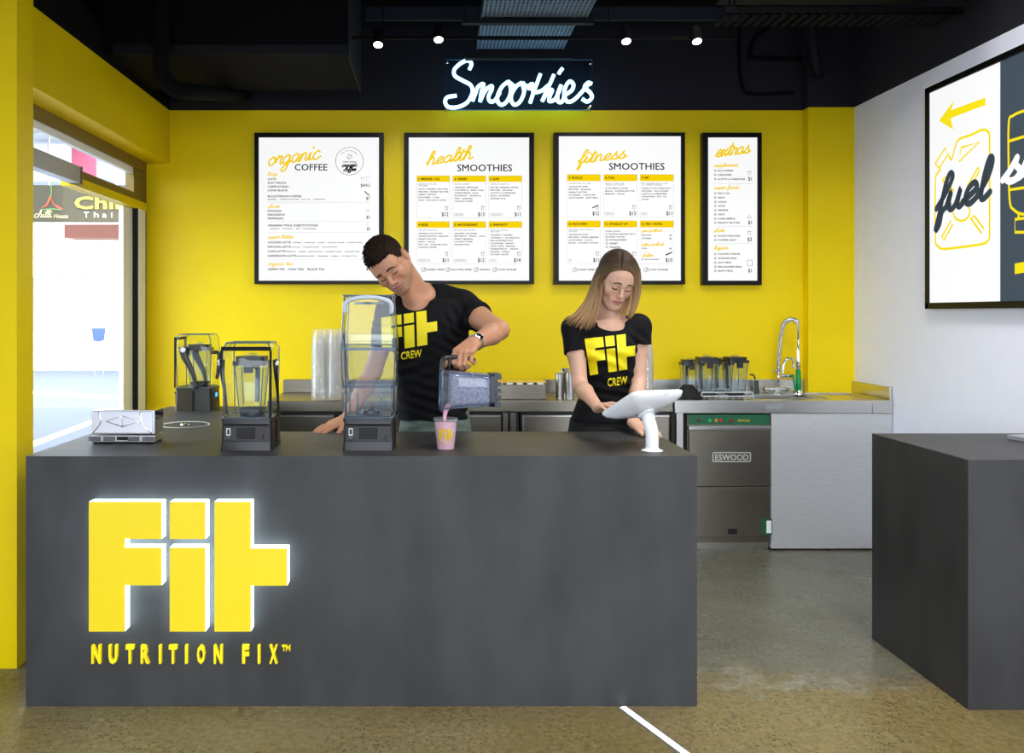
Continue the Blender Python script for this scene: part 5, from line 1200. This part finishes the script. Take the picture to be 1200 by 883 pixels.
def face_bits(H, body, root, fem):
    bvh = BVHTree.FromObject(body, bpy.context.evaluated_depsgraph_get()) if False else BVHTree.FromPolygons([v.co for v in body.data.vertices], [p.vertices for p in body.data.polygons])
    fdir = -Vector(H.f)
    def on(x, z, lift):
        h = bvh.ray_cast(Vector(H.w(x, .2, z)), fdir); return (h[0] if h[0] else Vector(H.w(x, .08, z)))-fdir*lift
    for q in (-1, 1):
        a = [on(q*(.012+.036*i/8), .0165+.007*math.sin(PI*min(1, i/8*.9+.15))-.004*(i/8)**2, .0008) for i in range(9)]
        if fem: rr_ = [.0018, .0027, .0030, .0030, .0028, .0025, .0021, .0017, .001]
        else: rr_ = [.0026, .0040, .0045, .0046, .0044, .0040, .0034, .0026, .0014]
        shift(MB().tube(a, [r*H.s for r in rr_], 6).build('eyebrow', 'brow', root, smooth=True), root)
        a = [on(q*(.0175+.028*i/8), -.0095-.0042*math.sin(PI*i/8)+.001*i/8, .0004) for i in range(9)]
        shift(MB().tube(a, [.0010*H.s]+[(.0023 if fem else .0020)*H.s]*7+[.0012*H.s], 6).build('eyelashes', 'lash', root, smooth=True), root)
    a = [on(-.021+.042*i/10, -.0690-.0012*math.sin(PI*i/10), .0) for i in range(11)]
    shift(MB().tube(a, [.0004]+[.0011*H.s]*9+[.0004], 6).build('lip_line', 'lipline', root, smooth=True), root)
def skin_tint(V, H, base, lip, fem, stub):
    t = np.tile(np.array(base), (len(V), 1)); L = H.l(V)
    def mix(m, c): t[:] = t*(1-m[:, None])+np.array(c)*m[:, None]
    def g(x, y, z, sx, sy, sz, L=L, ab=True): return np.exp(-(((np.abs(L[:, 0]) if ab else L[:, 0])-x)/sx)**2-((L[:, 1]-y)/sy)**2-((L[:, 2]-z)/sz)**2)
    mix(.35*g(.04, .07, -.035, .024, .04, .022), np.array(base)*np.array([1.02, .78, .74]))
    mix(.3*g(0, .11, -.036, .014, .02, .014), np.array(base)*np.array([1.02, .8, .76]))
    m = ((np.abs(L[:, 0])/.0235)**2+((L[:, 2]+.0692)/.0115)**2 < 1) & (L[:, 1] > .07); mix(m*.85, lip)
    if stub is not None:
        s_ = np.clip((-.045-L[:, 2])/.02, 0, 1)*np.clip((L[:, 1]+.02)/.06, 0, 1)*np.clip((L[:, 2]+.14)/.03, 0, 1); s_ = s_*(1-m)
        mix(s_*.55, stub)
    n = np.sin(V[:, 0]*170+np.sin(V[:, 2]*140)*2)*np.sin(V[:, 1]*150+V[:, 2]*90)
    t *= (1+.03*n)[:, None]
    return t
def folds(V, amp, items):
    """cloth folds: ripples around points, each (centre, direction across the folds, wavelength, reach)"""
    for c, dr, wl, reach in items:
        c = np.array(c); dr = np.array(dr, float); dr /= np.linalg.norm(dr); i0, i1 = V.sl(c-2*reach, c+2*reach)
        ax = [V.lo[a]+np.arange(i0[a], i1[a])*V.h for a in range(3)]; X, Y, Z = ax[0][:, None, None]-c[0], ax[1][None, :, None]-c[1], ax[2][None, None, :]-c[2]
        q = (slice(i0[0], i1[0]), slice(i0[1], i1[1]), slice(i0[2], i1[2]))
        w_ = np.exp(-(X*X+Y*Y+Z*Z)/reach**2); ph = (X*dr[0]+Y*dr[1]+Z*dr[2])*2*PI/wl
        V.d[q] += (amp*w_*np.sin(ph+1.3*np.sin(X*9+Z*7))).astype(np.float32)
def print_on(shirt, root, name, polys, Tm, grid=16, m='yprint'):
    bvh = BVHTree.FromPolygons([v.co for v in shirt.data.vertices], [p.vertices for p in shirt.data.polygons]); O = Vector((0, 0, EYE)); mb = MB()
    def hit(u, v):
        x, y = Tm(u, v); d = (P(x, y, 1)-O).normalized(); h = bvh.ray_cast(O, d); return (h[0]-d*.0025) if h[0] else None
    for poly in polys:
        us = [p[0] for p in poly]; vs = [p[1] for p in poly]
        gu = sorted({round(x, 5) for x in us} | {min(us)+(max(us)-min(us))*k/grid for k in range(grid+1)}); gv = sorted({round(x, 5) for x in vs} | {min(vs)+(max(vs)-min(vs))*k/grid for k in range(grid+1)})
        def ins(u, v):
            c = False; j = len(poly)-1
            for i in range(len(poly)):
                if (poly[i][1] > v) != (poly[j][1] > v) and u < (poly[j][0]-poly[i][0])*(v-poly[i][1])/(poly[j][1]-poly[i][1])+poly[i][0]: c = not c
                j = i
            return c
        cache = {}
        for i in range(len(gu)-1):
            for j in range(len(gv)-1):
                if gu[i+1]-gu[i] < 1e-6 or gv[j+1]-gv[j] < 1e-6 or not ins((gu[i]+gu[i+1])/2, (gv[j]+gv[j+1])/2): continue
                ps = []
                for a, b in ((i, j), (i+1, j), (i+1, j+1), (i, j+1)):
                    if (a, b) not in cache: cache[(a, b)] = hit(gu[a], gv[b])
                    ps.append(cache[(a, b)])
                if all(p is not None for p in ps) and max(p.y for p in ps)-min(p.y for p in ps) < .08: mb.add(ps, [(0, 1, 2, 3)])
    o = mb.build(name, m, shirt); return o
def print_text(shirt, name, txt, Tm, x1, m='yprint'):
    bvh = BVHTree.FromPolygons([v.co for v in shirt.data.vertices], [p.vertices for p in shirt.data.polygons]); O = Vector((0, 0, EYE)); mb = MB()
    def mp(u, v):
        x, y = Tm(u, v); d = (P(x, y, 1)-O).normalized(); h = bvh.ray_cast(O, d); return (h[0]-d*.006) if h[0] else Vector(shirt.data.vertices[0].co)
    fl = MB(); text(fl, txt, lambda u, v: Vector((u, v, 0)), 0, 0, 1, x1, .045)
    bm = bmesh.new(); bv_ = [bm.verts.new(v) for v in fl.v]
    for f in fl.f:
        try: bm.faces.new([bv_[i] for i in f])
        except ValueError: pass
    bmesh.ops.triangulate(bm, faces=bm.faces); bmesh.ops.subdivide_edges(bm, edges=bm.edges, cuts=3, use_grid_fill=True); bm.verts.index_update()
    mb.add([mp(v.co.x, v.co.y)-Vector((0, v.co.z*3, 0)) for v in bm.verts], [[v.index for v in f.verts] for f in bm.faces]); bm.free()
    return mb.build(name, m, shirt)
VX = .0036
def rowsP(rs): return [((P(0, py, D).z), (P((a+b)/2, 0, D).x), D, (P(b, 0, D).x-P(a, 0, D).x)/2, dp_) for py, a, b, D, dp_ in rs]
def p3(px, py, D): return np.array(P(px, py, D))
def trousers(hip, feet, m, root, wx, dx_, ztop, name='trousers'):
    V = Vol((hip[0]-.3, hip[1]-.22, .02), (hip[0]+.3, hip[1]+.25, ztop+.03), .006)
    V.ell((hip[0], hip[1]+.01, .90), (wx, dx_, .16), .05)
    V.loft([(.88, hip[0], hip[1], wx, dx_), (ztop, hip[0], hip[1], wx*.97, dx_*.98)], 0, .03)
    for q, ft in zip((-1, 1), feet):
        kn = (np.array((hip[0]+q*wx*.5, hip[1], .86))+np.array((ft[0], ft[1], .1)))/2+np.array((0, -.015, 0)); kn[2] = .50
        V.cone((hip[0]+q*wx*.48, hip[1], .86), kn, wx*.56, .072, .03); V.cone(kn, (ft[0], ft[1]+.01, .06), .070, .062, .02)
    V.plane((0, 0, .05), (0, 0, -1), .002); V.plane((0, 0, ztop), (0, 0, 1), .004)
    folds(V, .004, [((hip[0]+.06, hip[1]-.1, ztop-.12), (.3, 0, 1), .05, .12), ((hip[0]-.08, hip[1]-.1, ztop-.10), (-.4, 0, 1), .055, .12)])
    o = to_obj(name, *V.mesh(), m, root); shift(o, root)
    for q, ft in zip((-1, 1), feet):
        V = Vol((ft[0]-.08, ft[1]-.22, -.01), (ft[0]+.08, ft[1]+.12, .13), .005)
        V.ell((ft[0], ft[1]-.02, .04), (.045, .06, .05), .03); V.ell((ft[0]+q*.01, ft[1]-.11, .035), (.047, .085, .035), .03); V.cone((ft[0], ft[1]+.01, .05), (ft[0], ft[1]+.01, .11), .042, .04, .02)
        V.plane((0, 0, .002), (0, 0, -1), .002); shift(to_obj('shoe', *V.mesh(), 'shoe', root), root)

# ---------------------------------------------------------------- the man
man = thing('person', 'man in a black T-shirt leaning over the counter, pouring from the jug', 'person', (.0, 4.1, 0))
H = Head(p3(454.5, 321.5, 3.80), math.radians(27), math.radians(20), math.radians(31), 1.07)
mS_l, mE_l, mW_l = p3(545, 362, 4.02), p3(585, 387, 3.80), p3(553.5, 403.5, 3.56)
mS_r, mE_r, mW_r = p3(459, 366, 4.0), p3(437, 436, 3.99), p3(407, 490.5, 3.93)
rows = rowsP([(352, 470, 545, 4.01, .085), (366, 461, 553, 4.0, .10), (385, 461, 549, 4.01, .118), (410, 463, 545, 4.03, .118), (440, 466, 544, 4.05, .108), (475, 467, 546, 4.07, .108), (500, 467, 549, 4.08, .112), (540, 466, 552, 4.09, .115)])
brows = [(z, x, y, a*(.86 if z < 1.08 else 1), b*(.82 if z < 1.08 else 1)) for z, x, y, a, b in rows]
nb = p3(492, 352, 4.02)
V = Vol((-.62, 3.40, .02), (.36, 4.30, 1.93), VX)
V.loft(brows, -.014, .02)
V.ell((0, 4.09, .9), (.125, .085, .12), .04)
for q, fx in ((-1, -.15), (1, .13)): V.chain([(q*.08, 4.09, .86), ((q*.08+fx)/2, 4.08, .5), (fx, 4.1, .07)], [.085, .055, .04], .03)
for sh_ in (mS_l, mS_r): V.cone(nb+np.array((0, .02, -.02)), sh_, .06, .058, .03)
V.cone(nb+np.array((.0, .02, .0)), H.w(0, -.035, -.05), .061, .060, .03)
V.cone(p3(499, 340, 4.06), p3(535, 354, 4.03), .036, .045, .03); V.cone(nb+np.array((.02, .03, .0)), H.w(.03, -.05, -.02), .04, .04, .03); V.cone(nb+np.array((-.02, -.055, -.02)), H.w(0, .02, -.07), .03, .03, .03)
# arms
def arm(V, s_, e, w_, rs, k=.02):
    m = s_+(e-s_)*.45; V.chain([s_, m, e], [rs[0], rs[1], rs[2]], k); b = e+(w_-e)*.3; V.chain([e, b, w_], [rs[2], rs[3], rs[4]], k)
arm(V, mS_l, mE_l, mW_l, (.058, .051, .043, .046, .029)); arm(V, mS_r, mE_r, mW_r, (.058, .049, .040, .042, .027))
head_sdf(V, H, False)
kc1 = p3(541, 413.5, 3.455); f_l = kc1-mW_l; n_l = np.array((-.12, -.42, .9))
knL, _ = hand_sdf(V, mW_l, f_l, n_l, 1, ((1.12, 1.2, .6), (1.15, 1.2, .6), (1.2, 1.2, .6), (1.25, 1.2, .6)), 1.16, -.02, (.62, .45, -.62), .12)
f_r = p3(363, 510, 3.83)+np.array((0, 0, .008))-mW_r
hand_sdf(V, mW_r, f_r, (.0, -.12, 1.0), -1, ((.10, .14, .12), (.06, .12, .12), (.08, .12, .1), (.14, .12, .1)), 1.06, .22, (.62, .75, -.25), .1)
Vb, Fb = V.mesh()
tint = skin_tint(Vb, H, (.50, .245, .142), (.42, .16, .12), False, (.22, .13, .09))
body = to_obj('body', Vb, Fb, 'skin_m', man, tint)
face_bits(H, body, man, False); shift(body, man)
# hair
V = Vol(H.c-.19, H.c+.19, .0034)
H.E(V, 0, -.018, .040, .081, .104, .091, .02); H.E(V, 0, .045, .085, .05, .045, .026, .02)
H.E(V, 0, .115, -.040, .074, .092, .098, .008, 'sub')
for q in (-1, 1): H.E(V, q*.085, .045, -.04, .035, .052, .065, .01, 'sub'); H.E(V, q*.088, -.008, -.022, .022, .030, .042, .01, 'sub')
V.plane(H.w(0, -.1, -.052), H.R @ np.array((0, -.35, -1.0)), .01)
i0 = np.indices(V.d.shape).astype(np.float32); xs = [V.lo[a]+i0[a]*V.h for a in range(3)]
V.d += (.0022*np.sin(xs[0]*420+2*np.sin(xs[1]*210))*np.sin(xs[2]*380+xs[1]*300)).astype(np.float32); del i0, xs
M['hair_m'] = mat('short_dark_brown_hair', '#241710', .8, var=.4, scale=90, spec=.15)
Vh, Fh = V.mesh(); hm = MB(); hm.v = [tuple(v) for v in Vh]; hm.f = [tuple(f) for f in Fh]
rnd = random.Random(11); Lh = H.l(Vh); cc = H.c
for _ in range(1500):
    i = rnd.randrange(len(Vh)); l = Lh[i]
    if np.linalg.norm(l-np.array((0, -.02, .03))) < .07: continue
    nrm = Vh[i]-H.w(0, -.02, .03); nrm /= np.linalg.norm(nrm); top = np.clip((l[2]-.055)/.03, 0, 1)
    d = H.f*(.7*top+.1)+H.u*(.1*top-.5*(1-top))+nrm*(.22+.12*top)+H.r*rnd.gauss(-.15, .18); d += H.f*rnd.gauss(0, .1); d /= np.linalg.norm(d); ln = .006+.018*top*rnd.uniform(.6, 1.2)
    p = Vh[i]-nrm*.004; e = H.f*.5-nrm*.2
    hm.tube([p, p+d*ln*.6, p+d*ln*.95-nrm*ln*.08], [.0026, .0022, .0007], 4)
shift(hm.build('hair', 'hair_m', man, smooth=True), man)
# T-shirt
V = Vol((-.30, 3.75, .93), (.36, 4.30, 1.62), .0042)
V.loft(rows, .006, .02, z0=P(0, 491, 4.08).z)
V.cone(nb+np.array((0, .015, -.045)), mS_l, .070, .072, .03); V.cone(nb+np.array((0, .015, -.045)), mS_r, .070, .072, .03)
V.cone(mS_l, mE_l, .073, .074, .025, cut=.43); V.cone(mS_r, mE_r, .073, .064, .025, cut=.60)
V.cone(p3(504, 339.5, 4.06), p3(540, 354, 4.03), .046, .060, .03); V.cone(p3(478, 348, 4.05), mS_r, .04, .06, .03)
V.cone(nb+np.array((.004, -.03, .045)), H.w(0, -.03, -.05), .071, .073, .008, 'sub'); V.ell(nb+np.array((-.022, -.10, .0)), (.066, .09, .050), .02, 'sub')
zb_ = P(0, 491, 4.08).z; V.plane((0, 0, zb_), (0, 0, -1), .004)
folds(V, .0075, [(p3(540, 400, 3.95), (.5, 0, 1), .05, .10), (p3(535, 380, 3.95), (.9, 0, .4), .05, .08), (p3(470, 430, 3.95), (-.5, 0, 1), .06, .10), (p3(505, 475, 3.95), (.25, 0, 1), .055, .13), (p3(535, 450, 3.97), (-.5, 0, 1), .06, .10), (p3(556, 372, 3.95), (1, -.8, -.4), .04, .06), (p3(442, 395, 3.98), (0, 0, 1), .04, .07)])
tee = to_obj('t_shirt', *V.mesh(), 'tee', man, smooth_it=1)
print_on(tee, man, 'printed_logo', LOGO, lambda u, v: (446.5+42.6*u+1.2*v, 372.6-6.9*u+40.3*v))
print_text(tee, 'printed_word', 'CREW', lambda u, v: (470+u, 412.8-.15*u+9*v), 24)
for ch in tee.children: shift(ch, man)
shift(tee, man)
trousers((.0, 4.085), ((-.15, 4.1), (.13, 4.1)), 'trouser_m', man, .168, .116, 1.02)
# watch
wr = mE_l+(mW_l-mE_l)*.90; wd = (mW_l-mE_l)/np.linalg.norm(mW_l-mE_l); a1 = np.cross(wd, (0, 0, 1.)); a1 /= np.linalg.norm(a1); a2 = np.cross(a1, wd)
wt = thing('watch', '', '', man.location); del wt['label']; del wt['category']; wt.parent = man; wt.location = (0, 0, 0)
mb = MB()
for k in range(22):
    a = 2*PI*k/22; c = Vector(wr+(a1*math.cos(a)+a2*math.sin(a))*.0345); ex = Vector(wd); et = Vector(-a1*math.sin(a)+a2*math.cos(a)); en_ = ex.cross(et)
    Tm = Matrix((ex, et, en_)).transposed().to_4x4(); Tm.translation = c; mb.box(-.009, .009, -.0046, .0046, -.002, .002, .001, Tm)
shift(mb.build('bracelet', 'steel', wt), man)
fd = Vector(a2*.75+a1*(1 if a1[1] < 0 else -1)*.65).normalized(); fc_ = Vector(wr)+fd*.036; ex = Vector(wd); et = fd.cross(ex).normalized()
Tm = Matrix((ex, et, fd)).transposed().to_4x4(); Tm.translation = fc_
shift(MB().lathe([(.019, -.004), (.0195, .003), (.016, .005), (.0158, .004)], (0, 0, 0), 24, T=Tm).build('case', 'chrome', wt, smooth=40), man)
shift(MB().lathe([(.0158, .0035), (0, .0042)], (0, 0, 0), 24, T=Tm).build('dial', mat('dark_blue_dial', '#141a2a', .2), wt, smooth=40), man)

# ---------------------------------------------------------------- the woman
wom = thing('person', 'woman with long blonde hair in a black T-shirt looking down at the tablet', 'person', (.81, 4.03, 0))
H = Head(p3(728.6, 336.8, 3.86), math.radians(27), math.radians(-13), math.radians(-9), 1.03)
wS_a, wE_a, wW_a = p3(673, 385, 3.99), p3(679.5, 452, 3.89), p3(701, 478, 3.64)
wS_b, wE_b, wW_b = p3(748, 383, 4.0), p3(748.5, 447, 3.98), p3(742, 495, 3.80)
rows = rowsP([(376, 688, 737, 3.99, .065), (384, 676, 748, 3.99, .08), (397, 678, 747, 3.99, .095), (412, 680, 745, 3.985, .10), (430, 684, 743, 4.0, .092), (452, 686, 741, 4.02, .085), (472, 677, 746, 4.03, .095), (495, 669, 752, 4.03, .115), (515, 667, 755, 4.03, .118), (560, 667, 755, 4.04, .118)])
brows = [(z, x, y, a*(.82 if z < 1.08 else 1), b*(.8 if z < 1.08 else 1)) for z, x, y, a, b in rows]
nb = p3(712, 374, 4.01)
V = Vol((.56, 3.42, .02), (1.12, 4.24, 1.83), VX)
V.loft(brows, -.012, .02)
hx_ = P(711, 0, 4.04).x
V.ell((hx_, 4.045, .88), (.12, .085, .12), .04)
for q in (-1, 1): V.chain([(hx_+q*.08, 4.045, .85), (hx_+q*.085, 4.035, .48), (hx_+q*.09, 4.05, .07)], [.085, .052, .036], .03)
for sh_ in (wS_a, wS_b): V.cone(nb+np.array((0, .01, -.025)), sh_, .042, .045, .03)
V.cone(nb, H.w(0, -.03, -.05), .050, .048, .03); V.cone(nb+np.array((0, -.045, -.02)), H.w(0, .01, -.06), .026, .028, .03)
V.ell(nb+np.array((0, -.03, -.05)), (.11, .07, .05), .03)
arm(V, wS_a, wE_a, wW_a, (.047, .042, .034, .035, .022)); arm(V, wS_b, wE_b, wW_b, (.047, .041, .033, .034, .022))
head_sdf(V, H, True)
hand_sdf(V, wW_a, (.27, -.92, .26), (-.25, .3, .9), -1, (.22, .3, .2), .92, .1, (.6, .7, -.3), .2)
hand_sdf(V, wW_b, np.array((.985, 3.62, .957))-wW_b, (.05, -.1, 1), 1, (.06, .14, .12), .95, .06, (.30, .95, -.12), .1)
Vb, Fb = V.mesh()
tint = skin_tint(Vb, H, (.63, .37, .26), (.55, .20, .19), True, None)
body = to_obj('body', Vb, Fb, 'skin_f', wom, tint)
face_bits(H, body, wom, True); shift(body, wom)
# hair: a fitted cap and long combed locks in one mesh
V = Vol(H.c-.19, H.c+.19, .0034)
H.E(V, 0, -.020, .036, .083, .106, .096, .02)
H.E(V, -.004, .130, -.036, .071, .094, .118, .008, 'sub')
for q in (-1, 1): H.E(V, q*.070, .075, -.05, .03, .045, .075, .01, 'sub')
V.plane(H.w(0, 0, -.06), H.R @ np.array((0, 0, -1.0)), .02)
Vc, Fc = V.mesh(); hv = [tuple(v) for v in Vc]; hf = [tuple(f) for f in Fc]
rnd = random.Random(5); hm = MB(); hm.v = hv; hm.f = hf; nn_cap = len(hv)
bv = [BVHTree.FromPolygons([Vector(v) for v in hv], hf), BVHTree.FromPolygons([v.co+Vector(wom.location) for v in body.data.vertices], [p.vertices for p in body.data.polygons])]
EYEP = Vector((0, 0, EYE))
def drape(p, lift):      # lay a point of a lock on the cap of hair or the skin below it
    d = (Vector(p)-EYEP).normalized(); best = None
    for t_ in bv:
        h = t_.ray_cast(EYEP, d)
        if h[0] and (best is None or h[3] < best): best = h[3]
    if best is None or abs(best-(Vector(p)-EYEP).length) > .16: return np.array(p)
    return np.array(EYEP+d*(best-lift))
def lock_set(A, B, n_, r0, jit, tail, nd=4):
    for i in range(n_):
        t = (i+rnd.random())/n_; j = [rnd.gauss(0, jit) for _ in range(3)]; lf = rnd.uniform(.001, .0045)
        pts = []
        for k, (a, b) in enumerate(zip(A, B)):
            p = a*(1-t)+b*t; f_ = min(1.6, k/2.2); p = p+np.array((j[0], j[1]*.6, j[2]*.5))*f_
            if k < nd: p = drape(p, lf)
            pts.append(Vector(p))
        dl = rnd.uniform(-tail*1.8, tail*.8); pts[-1] = pts[-1]+(pts[-1]-pts[-2])*dl*4
        c = catmull(pts, 4); m_ = len(c); rr_ = [r0*(.7+.4*math.sin(PI*min(.8, i_/m_+.15)))*(1 if i_ < m_*.6 else max(.10, 1-(i_/m_-.6)*2.3)) for i_ in range(m_)]
        hm.tube(c, rr_, 5)
pd = lambda l: [p3(*q) for q in l]
frL = pd([(727, 316.5, 3.86), (718, 318, 3.86), (710.5, 322, 3.86), (706.5, 330, 3.86), (705, 343, 3.87), (703, 359, 3.88), (698, 378, 3.88)])
inL = pd([(728, 308, 3.90), (716, 310, 3.87), (707.5, 319, 3.87), (703.5, 332, 3.88), (701, 346, 3.89), (698, 362, 3.90), (691, 382, 3.89)])
mdL = pd([(728, 300, 3.96), (711, 305, 3.92), (702, 318, 3.92), (698, 334, 3.93), (693, 350, 3.93), (685, 365, 3.92), (675, 379, 3.92)])
ouL = pd([(727, 295, 4.0), (707, 306, 3.98), (697, 324, 3.99), (692, 341, 4.0), (686, 354, 3.99), (675, 366, 3.96), (663, 374, 3.95)])
lock_set(frL, inL, 90, .0026, .0012, .10); lock_set(inL, mdL, 110, .0030, .002, .12); lock_set(mdL, ouL, 110, .0032, .003, .14)
frR = pd([(727.5, 316.5, 3.86), (734, 317, 3.86), (740, 319.5, 3.86), (744, 327, 3.86), (744, 340, 3.87), (742, 354, 3.88), (737, 369, 3.89)])
mdR = pd([(729, 305, 3.9), (739, 307, 3.88), (746, 317, 3.88), (747, 330, 3.88), (746, 344, 3.90), (743, 357, 3.91), (738.5, 371, 3.91)])
ouR = pd([(729.5, 295, 3.99), (742, 302, 3.95), (749, 317, 3.94), (749.8, 334, 3.95), (748.5, 348, 3.96), (745.5, 360, 3.96), (741.5, 369, 3.96)])
lock_set(frR, mdR, 90, .0026, .0012, .10); lock_set(mdR, ouR, 110, .0030, .002, .10)
bkL = pd([(726, 296, 4.03), (712, 310, 4.07), (704, 330, 4.08), (702, 350, 4.08), (698, 365, 4.08), (694, 376, 4.07)]); bkR = pd([(732, 296, 4.03), (742, 310, 4.06), (745, 330, 4.07), (744, 350, 4.08), (741, 362, 4.08), (738, 372, 4.07)])
lock_set(bkL, bkR, 70, .006, .003, .05, 0)
hvv = np.array(hm.v); zt_, zb2 = H.w(0, 0, .12)[2], P(0, 372, 3.9).z
kf = np.clip((zt_-hvv[:, 2])/(zt_-zb2), 0, 1)[:, None]; idv = np.arange(len(hvv)); strand = np.where(idv < nn_cap, 0, (idv-nn_cap)//125); rs_ = np.random.RandomState(3).rand(strand.max()+2)[strand][:, None]
c0, c1 = np.array((.045, .025, .012)), np.array((.46, .28, .13)); kf = np.clip((kf-.12)/.7, 0, 1)**1.1; hc = (c0*(1-kf)+c1*kf)*(.55+.85*rs_); hc[:nn_cap] = (c0*(1-kf)+c1*kf)[:nn_cap]*.8
M['hair_f'] = vcol_mat('dark_blonde_hair', .55, 0, .25, 300, spec=.25)
me_f = np.empty(len(hm.f), object)
me = bpy.data.meshes.new('hair'); me.from_pydata(hm.v, [], hm.f); me.polygons.foreach_set('use_smooth', [True]*len(me.polygons))
at = me.attributes.new('tint', 'FLOAT_COLOR', 'POINT'); at.data.foreach_set('color', np.concatenate([hc, np.ones((len(hc), 1))], 1).astype(np.float32).ravel())
me.materials.append(M['hair_f']); ho = bpy.data.objects.new('hair', me); COL.objects.link(ho); ho.parent = wom; shift(ho, wom)
# T-shirt
V = Vol((.56, 3.78, .93), (1.14, 4.24, 1.55), .0042); zb_ = P(0, 494, 4.03).z
V.loft(rows, .005, .02, z0=zb_)
for px in (697, 729): V.ell(p3(px, 411, 3.925), (.052, .045, .05), .03)
V.cone(nb+np.array((0, .01, -.055)), wS_a, .058, .056, .03); V.cone(nb+np.array((0, .01, -.055)), wS_b, .058, .056, .03)
V.cone(wS_a, wE_a, .058, .060, .025, cut=.44); V.cone(wS_b, wE_b, .058, .066, .025, cut=.33)
V.ell(nb+np.array((.0, -.03, .03)), (.060, .085, .060), .008, 'sub'); V.cone(nb+np.array((0, -.01, .01)), H.w(0, -.03, -.05), .060, .062, .03, 'sub'); V.ell(nb+np.array((0, -.085, .016)), (.064, .08, .058), .035, 'sub')
V.plane((0, 0, zb_), (0, 0, -1), .004)
folds(V, .0065, [(p3(690, 440, 3.93), (-.6, 0, 1), .05, .08), (p3(735, 445, 3.93), (.6, 0, 1), .05, .08), (p3(712, 465, 3.94), (.1, 0, 1), .05, .10), (p3(745, 405, 3.93), (.8, 0, 1), .05, .06), (p3(682, 400, 3.93), (-.8, 0, 1), .05, .06), (p3(712, 420, 3.9), (.2, 0, 1), .07, .10)])
tee = to_obj('t_shirt', *V.mesh(), 'tee', wom, smooth_it=1)
print_on(tee, wom, 'printed_logo', LOGO, lambda u, v: (685+38.5*u+6.5*v*(1-u*.55), 397.2-4.4*u+43*v-1.2*u*v))
print_text(tee, 'printed_word', 'CREW', lambda u, v: (712+u, 443.5-.12*u+9.6*v), 23)
for ch in tee.children: shift(ch, wom)
shift(tee, wom)
trousers((hx_, 4.04), ((hx_-.09, 4.06), (hx_+.09, 4.06)), 'trouser_f', wom, .176, .116, zb_+.02)
